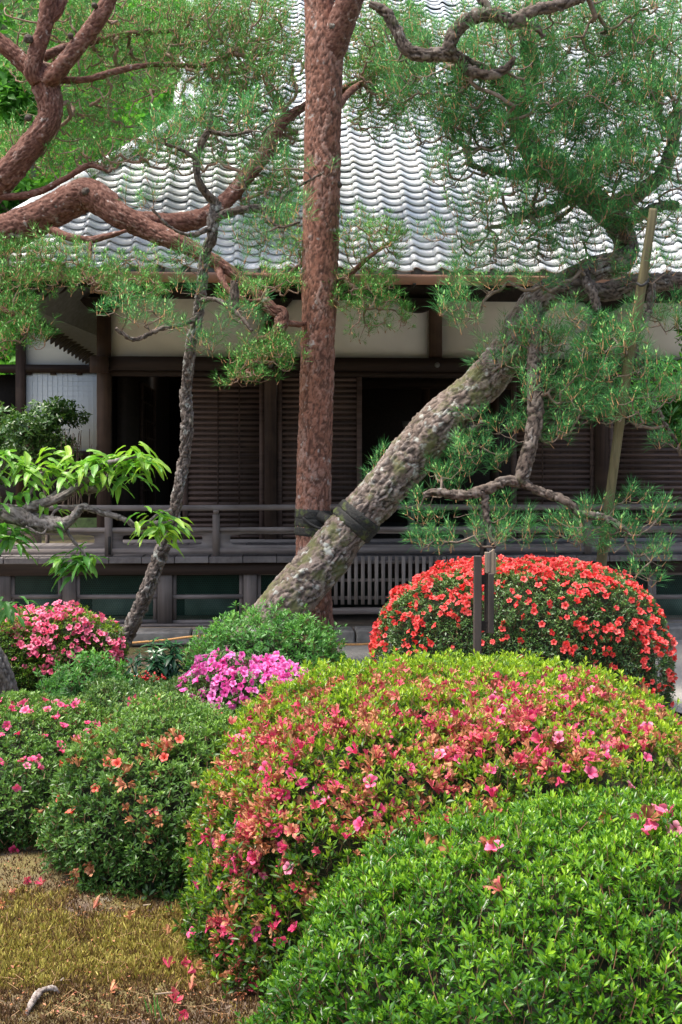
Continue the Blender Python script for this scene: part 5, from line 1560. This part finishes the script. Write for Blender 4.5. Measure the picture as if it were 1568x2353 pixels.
# --- left azalea with scattered coral blossoms
shrub('coral_azalea', 'dark green azalea on the moss with scattered coral and withered blossoms', Mound(-0.68, 4.85, 0.52, 0.60, 0.57, e=0.74, seed=4, lumps=0.10, tuck=0.07), SHOOT_LEFT, LEAF_LEFT, 3300,
      [dict(name='coral_blossom', mat=FL_CORAL, tpl=FRESH_BIG, n=22, size=0.62, dens=2500, tilt=0.8, out=0.004, keep=40, gap=0.04, patches=[(310, 1745, 60, 30, 1.0), (150, 1790, 50, 50, .7), (270, 1960, 20, 20, 1.2), (290, 2020, 28, 16, 1.5), (400, 1690, 60, 30, .5), (190, 1830, 60, 50, .4)]),
       dict(name='withered_blossom', mat=FL_DEAD, tpl=DEAD, n=62, size=0.8, dead=True, dens=2500, tilt=0.9, out=0.004, keep=100, patches=[(280, 1800, 150, 120, .8), (380, 1740, 90, 60, 1.0), (160, 1830, 60, 90, .6), (215, 1980, 40, 40, 1.0), (360, 1900, 60, 60, .5)])],
      keep=200, seed=4, sprout=0.05, rg=0.14)
shrub('magenta_fleck_azalea', 'dark azalea at the left edge with a few magenta blossoms', Mound(-1.55, 5.5, 0.72, 0.72, 0.47, e=0.68, seed=5, lumps=0.08, tuck=0.06, hide=lambda c: (c[:, 0] > -1.15) & (c[:, 2] < 0.30)), SHOOT_LEFT, LEAF_LEFT, 2700,
      [dict(name='magenta_blossom', mat=FL_ROSE, tpl=FRESH, n=110, size=0.72, dens=2500, tilt=0.5, out=0.004, keep=100, gap=0.04, patches=[(150, 1680, 110, 60, 1.0), (60, 1750, 60, 60, .8), (110, 1800, 60, 60, .4), (30, 1945, 18, 12, 1.2), (40, 1690, 60, 60, .5)])],
      seed=5)
shrub('low_green_azalea', 'low spreading green azalea mound behind the coral-flowered one', Mound(-0.98, 5.95, 0.52, 0.6, 0.50, e=0.66, seed=6, lumps=0.08, hide=lambda c: c[:, 2] < 0.32), SHOOT_LEFT, LEAF_DOME, 2700,
      [dict(name='coral_blossom', mat=FL_CORAL, tpl=FRESH, n=18, dens=2500, tilt=0.5, out=0.012, keep=30, gap=0.03, patches=[(525, 1665, 26, 20, 1.5), (430, 1680, 40, 20, .3)]),
       dict(name='pink_blossom', mat=FL_PINK, tpl=DEADPINK, n=26, dead=True, dens=2500, tilt=0.6, out=0.01, keep=30, patches=[(280, 1640, 80, 25, .8), (200, 1660, 60, 30, .6)])],
      seed=6, tintbias=0.05)
shrub('magenta_azalea', 'small azalea thick with bright magenta-pink blossoms in the middle distance', Mound(-0.47, 6.0, 0.46, 0.36, 0.61, e=0.66, seed=7, lumps=0.08, hide=lambda c: c[:, 2] < 0.30), SHOOT_FAR, LEAF_DOME, 3600,
      [dict(name='magenta_blossom', mat=FL_MAG, tpl=FRESH, size=0.78, n=430, dens=6000, tilt=0.9, out=0.010, keep=300, gap=0.017, var=0.12, patches=[(470, 1540, 80, 45, 1.0), (520, 1600, 70, 50, 1.0), (600, 1545, 60, 30, .6), (680, 1555, 50, 20, .4)])],
      seed=7)
shrub('pink_azalea', 'azalea with salmon-pink blossoms under the cherry branch at the left', Mound(-2.08, 8.15, 0.56, 0.40, 0.61, e=0.62, seed=8, lumps=0.08, hide=lambda c: c[:, 2] < 0.22), SHOOT_FAR, LEAF_MID, 3400,
      [dict(name='pink_blossom', mat=FL_PINK, tpl=FRESH, size=0.76, n=430, dens=5000, tilt=0.9, out=0.010, keep=300, gap=0.018, var=0.14, clump=8, patches=[(90, 1440, 110, 45, 1.0), (150, 1480, 100, 45, 1.0), (20, 1430, 70, 40, .8), (220, 1490, 60, 50, .7), (180, 1530, 80, 30, .5)])],
      seed=8)
shrub('fresh_green_bush', 'loose light green bush at the foot of the leaning trunk', Mound(-0.50, 7.95, 0.62, 0.42, 0.60, e=0.8, seed=9, lumps=0.16), SHOOT_LOOSE, LEAF_FRESH, 1500, seed=9, depth=0.12, sprout=0.10, core=0.72, sc=(0.7, 1.2), up=0.5)
shrub('light_green_bush', 'feathery light green bush left of the slender trunk base', Mound(-1.48, 6.75, 0.30, 0.28, 0.52, e=0.8, seed=10, lumps=0.14), SHOOT_LOOSE, LEAF_FRESH, 1900, seed=10, depth=0.10, sprout=0.06, core=0.74, sc=(0.6, 1.0))
shrub('edge_azalea', 'dull green azalea with few pink flecks behind the grey tree foot', Mound(-2.3, 7.95, 0.45, 0.25, 0.56, e=0.7, seed=11, lumps=0.1), SHOOT_FAR, LEAF_MID, 3200,
      [dict(name='pink_blossom', mat=FL_PINK, tpl=DEADPINK, n=30, dead=True, dens=2500, tilt=0.5, out=0.01, keep=40, patches=[(100, 1500, 60, 30, 1.0)])], seed=11)
dr = shrub('drooping_shrub', 'dark glossy shrub with drooping leaves and red berries near the slender trunk', Mound(-1.16, 7.35, 0.26, 0.2, 0.52, e=0.9, seed=12, lumps=0.12), SHOOT_DROOP, LEAF_GLOSS, 260, seed=12, depth=0.05, core=0.6, sc=(0.7, 1.1), up=0.7)
bm_v, bm_q = [], []
sph = Tpl(*(lambda n=6, m=5: (np.array([[math.sin(math.pi * i / (m - 1)) * math.cos(2 * math.pi * j / n), math.sin(math.pi * i / (m - 1)) * math.sin(2 * math.pi * j / n), math.cos(math.pi * i / (m - 1))] for i in range(m) for j in range(n)]) * 0.008,
     np.array([t_ for i in range(m - 1) for j in range(n) for t_ in ([i * n + j, (i + 1) * n + j, (i + 1) * n + (j + 1) % n], [i * n + j, (i + 1) * n + (j + 1) % n, i * n + (j + 1) % n])]), np.full(n * m, .5)))())
g = np.random.default_rng(77)
bp = np.array([P(352 + g.normal(0, 16), 1560 + g.normal(0, 8), 7.12 + g.normal(0, .04)) for _ in range(70)])
scatter(dr, 'berry', 'berries', [sph], [BERRY], bp, frames(np.tile([0, 0, 1.0], (70, 1)), np.zeros(70)), np.ones(70), np.zeros(70), 70, smooth=True)

# ================================================================== TREES BEHIND
def crown_tree(name, label, x, y, h, cz, r, nl, mat, seed, leaf=0.09, group=None, trunk_r=0.12, lob=9, keep=0):
    g = np.random.default_rng(seed)
    root = thing(name, label, 'tree', (x, y, 0), group=group)
    q = catmull([[x, y, -0.1], [x + 0.1, y, cz * 0.5], [x - 0.05, y + 0.05, cz]], 8)
    V, T, Q = tube_arrays(q - np.array([x, y, 0]), np.linspace(trunk_r, trunk_r * 0.5, len(q)), 10)
    Vs, Qs, o = [V[:-2]], [Q], len(V) - 2
    L = []
    for k in range(lob):
        d = norm(g.normal(size=3)); d[2] = d[2] * 0.8 + 0.15
        c = np.array([x, y, cz]) + d * np.array([r[0], r[1], r[2]]) * (0.35 + 0.5 * g.random())
        L.append((c, (0.30 + 0.22 * g.random())))
        pts = catmull([q[-3], (q[-3] + c) / 2 + g.normal(0, 0.1, 3), c], 5) - np.array([x, y, 0])
        V, _, Q = tube_arrays(pts, np.linspace(trunk_r * 0.45, 0.012, len(pts)), 6, cap=False)
        Vs.append(V); Qs.append(Q + o); o += len(V)
    link('trunk', new_mesh('trunk', np.concatenate(Vs), F4=np.concatenate(Qs), mats=[TWIG_DARK], smooth=True), root)
    which = g.integers(0, lob, nl)
    d = norm(g.normal(size=(nl, 3))) * (g.random(nl) ** 0.45)[:, None]
    cc = np.array([L[k][0] for k in which]); rr = np.array([L[k][1] for k in which])
    pos = cc + d * rr[:, None] * np.array(r) * (0.75 + 0.5 * fnoise(d * 3 + which[:, None], seed))[:, None]
    ax = norm(d * 0.5 + np.array([0, -0.1, 0.5]) + g.normal(0, 0.5, (nl, 3)))
    tp = [shoot(5, leaf, leaf * 0.45, 600 + seed + k, fine=False, open_=(30, 95), stem=0.02, tip_tint=0.25, droop=0.25) for k in range(3)]
    dt = (fnoise(pos * (2.2 / max(r)), seed) - 0.5) * 0.5 + g.normal(0, 0.08, nl) + 0.15 * d[:, 2]
    scatter(root, 'leaf_spray', 'foliage', tp, [mat, STEM], pos, frames(ax, g.random(nl) * 6.28), 0.7 + 0.6 * g.random(nl), dt, keep)
    return root
BT = [(-8.5, 27, 3.2, (3.2, 2.0, 3.0), 'leftmost leafy tree on the slope behind the hall'), (-5.4, 30, 5.4, (3.0, 2.0, 3.0), 'bright leafy tree beyond the hall roof at the upper left'), (-6.4, 24, 7.5, (2.6, 1.8, 2.4), 'tall leafy tree showing between the red limbs'),
      (-3.6, 27, 8.2, (2.6, 1.8, 2.8), 'leafy tree just left of the roof verge'), (-9.5, 32, 9.5, (4.0, 2.5, 3.2), 'high leafy crown at the far upper left'), (-4.5, 34, 12.5, (4.5, 2.5, 3.2), 'high leafy crown above the left roof corner')]
for i, (x, y, cz, r, lb) in enumerate(BT):
    crown_tree('woodland_tree', lb, x, y, 0, cz, r, 1300, LEAF_WOOD, 500 + i, leaf=0.29, group='trees on the slope behind the hall', trunk_r=0.2, lob=12)
# wooded slope closing the view behind everything
g = np.random.default_rng(9)
xs = np.linspace(-60, 60, 60); ys = np.linspace(30, 75, 26)
def slope_h(p): return np.clip((p[:, 1] - 30) * 1.15, 0, 60) + (fnoise(p * 0.15, 6) - 0.5) * 6 * np.clip((p[:, 1] - 30) / 10, 0, 1) + 0.02
grid_sheet('hill', xs, ys, slope_h, plain('forest_floor', (0.03, 0.05, 0.015), 1.0, var=0.5), kind='structure')
n = 4300
sx = g.uniform(-22, 8, n); sy = 31 + 32 * g.random(n) ** 1.6
sp = np.stack([sx, sy, np.zeros(n)], 1); sp[:, 2] = slope_h(sp) + 2.2 * g.random(n) ** 0.7 + 1.5 * fnoise(sp * 0.45, 8)
tp = [shoot(6, 0.56, 0.26, 900 + k, fine=False, open_=(30, 95), tip_tint=0.25, stem=0.05) for k in range(3)]
V, T, t, mi = stamp(tp, g.integers(0, 3, n), sp, frames(norm(g.normal(0, .5, (n, 3)) + np.array([0, -.4, .7])), g.random(n) * 6.28), 0.7 + 0.6 * g.random(n), (fnoise(sp * 0.5, 9) - 0.5) * 0.8)
link('far_wood', new_mesh('far_wood', V, F3=T, mats=[LEAF_WOOD, STEM], mi3=mi, tint=t), kind='stuff', label='dense green wood on the slope far behind the hall', cat='wood')
# leafy trees at the right edge
crown_tree('broadleaf_tree', 'bright leafy tree behind the prop pole at the right edge', 3.35, 10.1, 0, 3.1, (0.72, 0.5, 0.75), 1500, LEAF_WOOD, 521, leaf=0.075, trunk_r=0.06, lob=10, keep=60)
crown_tree('broadleaf_tree', 'leafy shrub-like tree low at the right edge before the shutters', 3.05, 9.7, 0, 2.1, (0.55, 0.4, 0.5), 900, LEAF_WOOD, 522, leaf=0.07, trunk_r=0.05, lob=9, keep=60)
# shrub before the white panel at the left
crown_tree('garden_tree', 'dark leafy little tree before the white panel at the left', P(90, 1000, 13.5)[0], 13.5, 0, 1.95, (0.72, 0.5, 0.42), 900, LEAF_DOME, 531, leaf=0.075, trunk_r=0.03, lob=11, keep=40)
crown_tree('garden_tree', 'dark shrub in the shade at the far left behind the railing', P(-10, 1010, 15.0)[0], 15.0, 0, 1.7, (0.9, 0.5, 0.8), 900, LEAF_DOME, 532, leaf=0.08, trunk_r=0.03, lob=11, keep=0)
# bare stems
BS = thing('bare_stems', 'thin bare upright stems before the white panel', 'shrub', (P(170, 1100, 13.0)[0], 13.0, 0))
for k in range(16):
    u0 = 130 + 75 * random.random(); u1 = u0 + random.gauss(8, 14)
    tube('stem', catmull([P(u0, 1180, 13.0), P((u0 + u1) / 2 + random.gauss(0, 3), 1080, 13.0), P(u1, 985 + 40 * random.random(), 12.95)], 6), 0.004, 5, TWIG_BUSH, BS)

# ================================================================== broken sign frame before the red bush
SG = thing('broken_sign_frame', 'weathered wooden sign frame with a splintered top before the red bush', 'post', (P(1098, 1500, 6.3)[0], 6.3, 0))
def sgbox(name, u0, u1, v0, v1, Y0, Y1, mat, rot=0.0):
    a, b = P(u0, v1, Y0), P(u1, v0, Y0)
    bx0 = np.array(SG.location)
    me = bevel_box_mesh(name, b[0] - a[0], Y1 - Y0, b[2] - a[2], 0.003, mat)
    o = link(name, me, SG, ((a[0] + b[0]) / 2 - bx0[0], (Y0 + Y1) / 2 - bx0[1], (a[2] + b[2]) / 2))
    o.rotation_euler = (0, rot, 0)
    return o
z0v = 1080 + H * F / 6.3
sgbox('post', 1090, 1107, 1278, z0v, 6.28, 6.34, W_SIGN, 0.006)
sgbox('side_board', 1116, 1125, 1312, 1455, 6.30, 6.36, W_SIGN)
sgbox('face_board', 1123, 1136, 1318, 1456, 6.27, 6.29, W_SIGN)
for v in (1322, 1428):
    sgbox('crossbar', 1104, 1122, v, v + 22, 6.30, 6.335, W_BLACK)
g = np.random.default_rng(3)
for k in range(7):        # splinters of the broken end
    u = 1115 + k * 3.6
    o = sgbox('splinter', u, u + 4.6, 1262 + 10 * g.random() + (6 if k < 2 else 0), 1316 + 5 * g.random(), 6.275 + 0.01 * g.random(), 6.31, W_SPLIT, g.normal(0.02, 0.03))

# ================================================================== rope along the path
RP = thing('straw_rope', 'straw-coloured rope strung low along the garden edge', 'rope', (P(600, 1475, 9.0)[0], 9.0, 0))
RY = 9.1
tube('rope', catmull([P(250, 1485, RY), P(300, 1478, RY), P(380, 1471, RY), P(460, 1462, RY), P(560, 1466, RY), P(700, 1474, RY), P(800, 1481, RY), P(870, 1478, RY), P(960, 1470, RY)], 8), 0.009, 8, ROPE, RP)
for u, v in ((250, 1485), (460, 1462), (960, 1470)):
    p0 = P(u, v - 6, RY)
    tube('stake', [[p0[0], p0[1], -0.05], [p0[0], p0[1], p0[2] * 0.5], p0], 0.012, 8, W_DARKZ, RP)

# ================================================================== moss and litter in the foreground
g = np.random.default_rng(21)
n = 75000
u = g.uniform(-30, 620, n); v = 1930 + 440 * g.random(n) ** 0.75
Y = H * F / (v - CV)
mp = np.stack([(u - CU) * Y / F, Y, np.zeros(n)], 1)
mp[:, 2] = ground_h(mp) - 0.002
patch = fnoise(mp * np.array([2.2, 3.2, 1]) + 4, 31, 4)
wob = 190 * (fnoise(mp * np.array([1.6, 2.5, 1]), 44, 3) - 0.5)
fade = np.clip((v - 2190 + wob) / 80, 0, 1) + 0.8 * np.clip((2085 - v + wob * 0.5) / 60, 0, 1)                # front: moss dries out; back: shade at shrub feet put into tone
living_lit = np.clip((patch - 0.37 - 0.22 * fade) * 4.5, 0, 1)
ok = g.random(n) < 0.30 + 0.70 * living_lit
mp, living_lit, n = mp[ok], living_lit[ok], int(ok.sum())
hgt = (0.007 + 0.014 * g.random(n)) * (0.8 + 0.4 * living_lit) * (0.45 + 1.3 * vnoise(mp * 45, 12))
dirn = norm(np.stack([g.normal(0, .45, n), g.normal(0, .45, n), np.ones(n)], 1))
sd_ = norm(np.cross(dirn, g.normal(size=(n, 3)))) * (0.0019 + 0.0012 * g.random(n))[:, None]
V = np.stack([mp - sd_, mp + sd_, mp + dirn * hgt[:, None] + sd_ * 0.6, mp + dirn * (hgt * 1.15)[:, None] - sd_ * 0.4], 1).reshape(-1, 3)
tn = np.clip(0.12 + 0.48 * living_lit + 0.25 * (vnoise(mp * 30, 13) - 0.5) + g.normal(0, 0.16, n) - 0.45 * (g.random(n) < 0.16), 0, 1)
tt = np.stack([tn - .12, tn - .12, tn + .08, tn + .08], 1).ravel()
link('moss', new_mesh('moss', V, F4=np.arange(4 * n).reshape(-1, 4), mats=[MOSS], tint=np.clip(tt, 0, 1)), kind='stuff', label='yellow-green and brown moss on the bare ground at the lower left', cat='moss')
# dry pine needles lying on it
n = 60
u = g.uniform(0, 520, n); v = g.uniform(2120, 2353, n); Y = H * F / (v - CV)
c = np.stack([(u - CU) * Y / F, Y, np.full(n, 0.022)], 1); c[:, 2] += ground_h(c)
a = g.random(n) * np.pi; d = np.stack([np.cos(a), np.sin(a), g.normal(0, .12, n)], 1) * (0.02 + 0.03 * g.random(n))[:, None]
s = np.cross(norm(d), [0, 0, 1.0]) * 0.0006
V = np.stack([c - d - s, c - d + s, c + d + s, c + d - s], 1).reshape(-1, 3)
link('dry_needles', new_mesh('dry_needles', V, F4=np.arange(4 * n).reshape(-1, 4), mats=[DRYNEEDLE]), kind='stuff', label='dry brown pine needles strewn on the moss', cat='pine needles')

n = 900
u = g.uniform(0, 560, n); v = 1990 + 360 * g.random(n); Y = H * F / (v - CV)
c = np.stack([(u - CU) * Y / F, Y, np.full(n, 0.014)], 1); c[:, 2] += ground_h(c)
lt = Tpl(np.array([[-.5, 0, 0], [0, -.22, .12], [.5, .05, 0], [.05, .3, .1]]) * 0.014, [[0, 1, 2], [0, 2, 3]], [.5, .4, .6, .5])
V, T, t, mi = stamp([lt], np.zeros(n, int), c, frames(norm(g.normal(0, .5, (n, 3)) + np.array([0, 0, 1.0])), g.random(n) * 6.28), 0.35 + 0.75 * g.random(n) ** 2, g.uniform(-0.5, 0.15, n))
link('leaf_litter', new_mesh('leaf_litter', V, F3=T, mats=[FL_DEAD], tint=t), kind='stuff', label='tiny dry scraps of leaf and petal strewn over the moss', cat='litter')

def on_ground(u, v, dz=0.0):
    Y = H * F / (v - CV)
    p = np.array([[(u - CU) * Y / F, Y, 0]]); z = ground_h(p)[0]
    return np.array([p[0, 0], Y, z + dz])
# a bare pale root
RT = thing('exposed_root', 'bare pale root arching out of the dry moss at the lower left', 'root', tuple(on_ground(95, 2310)))
pts = np.array([[*on_ground(u, v, dz), r] for u, v, dz, r in ((56, 2342, -0.006, .005), (66, 2328, 0.012, .0075), (80, 2310, 0.020, .0085), (96, 2296, 0.022, .0085), (112, 2288, 0.020, .007), (128, 2284, 0.012, .006), (140, 2284, -0.004, .004))])
bark_tube('root', np.concatenate([catmull(pts, 6)]), 0.004, 0.004, bark_mat('pale_root', [(0.2, (0.20, 0.17, 0.15)), (0.8, (0.42, 0.37, 0.33))], (0.12, 0.09, 0.075)), RT, cell=(60, 30), depth=0.003, lump=0.05, seed=150)
# fallen blossoms
fall = [(5, 2095, 0, 'withered blossom on the moss at the left picture edge'), (58, 2034, 1, 'fallen pinkish blossom on shaded moss left of the coral azalea'), (98, 2046, 1, 'fallen reddish blossom at the coral azalea\'s left foot'),
        (215, 2102, 0, 'tan fallen blossom on moss before the middle of the coral azalea'), (312, 2107, 0, 'pale fallen blossom on moss below the coral azalea\'s right side'), (300, 2130, 0, 'small orange petal scrap on open moss, lowest in the middle'),
        (415, 2068, 1, 'pink fallen blossom in the gap between coral azalea and withered mound'), (444, 2072, 0, 'orange fallen blossom right beside the pink one between two mounds'), (472, 2105, 0, 'tan fallen blossom tucked against the withered mound\'s foot'),
        (385, 2165, 0, 'single brownish petal on yellow moss'), (388, 2234, 1, 'leftmost of the pink fallen blossoms near the withered mound'), (418, 2226, 1, 'largest pink fallen blossom before the withered mound'), (432, 2246, 1, 'pink fallen blossom just below the largest one'),
        (455, 2232, 0, 'tan fallen blossom right of the largest pink one'), (412, 2292, 1, 'pink fallen blossom low at the front beside the withered mound'), (438, 2284, 0, 'tan fallen blossom above the lowest pink ones'), (400, 2316, 1, 'pink fallen blossom second from the bottom edge'),
        (428, 2336, 1, 'pink fallen blossom at the very bottom edge'), (255, 2284, 0, 'lone orange petal scrap on dry moss right of the root'), (22, 2066, 0, 'small withered blossom on shaded moss at the far left')]
fm = [new_mesh('fallen_blossom', tp.V * 0.68, F3=tp.T, mats=[FL_DEAD], tint=np.clip(tp.tint + (0.15 if k % 2 else 0.05), 0, 1)) for k, tp in enumerate(DEAD[2:6] + DEADPINK[:2])]
for k, (u, v, pink, lb) in enumerate(fall):
    o = link('fallen_blossom', fm[(4 + k % 2) if pink else (k % 4)], None, tuple(on_ground(u, v, 0.020)), label=lb, cat='blossom', group='blossoms fallen on the moss')
    o.rotation_euler = (R(75) + random.gauss(0, 0.5), random.gauss(0, 0.4), random.random() * 6.28)
# pale chips of wood and a few green blades
for (u, v, L, a, lb) in ((378, 2292, 0.055, 0.2, 'longest pale splinter of wood on the dry moss'), (398, 2286, 0.02, 1.2, 'short pale splinter beside the long one'), (143, 2270, 0.022, 1.4, 'small upright pale chip above the root'), (408, 2305, 0.018, -0.5, 'small round pale chip below the long splinter'), (338, 2096, 0.028, 0.1, 'pale dry leaf under the coral azalea')):
    p = on_ground(u, v, 0.024)
    me = bevel_box_mesh('wood_chip', L, 0.006, 0.004, 0.0012, W_SPLIT)
    o = link('wood_chip', me, None, tuple(p), label=lb, cat='wood chip'); o.rotation_euler = (0, random.gauss(0, .15), a)
GB = thing('grass_shoot', 'thin green blades sprouting from the dry moss at the bottom', 'grass', tuple(on_ground(350, 2330)))
for k, (u, v) in enumerate(((350, 2325), (358, 2335), (375, 2345), (340, 2320), (362, 2318))):
    a, b = on_ground(u, v, 0.0) - np.array(GB.location), None
    b = a + np.array([random.gauss(0, .02), random.gauss(0, .01), 0.05 + 0.03 * random.random()])
    V = [a - [0.002, 0, 0], a + [0.002, 0, 0], (a + b) / 2 + [0.0025, 0, 0.006], (a + b) / 2 - [0.0025, 0, -0.006], b]
    link('blade', new_mesh('blade', V, F3=[[3, 2, 4]], F4=[[0, 1, 2, 3]], mats=[LEAF_FRESH], tint=[.4, .4, .6, .6, .8]), GB)
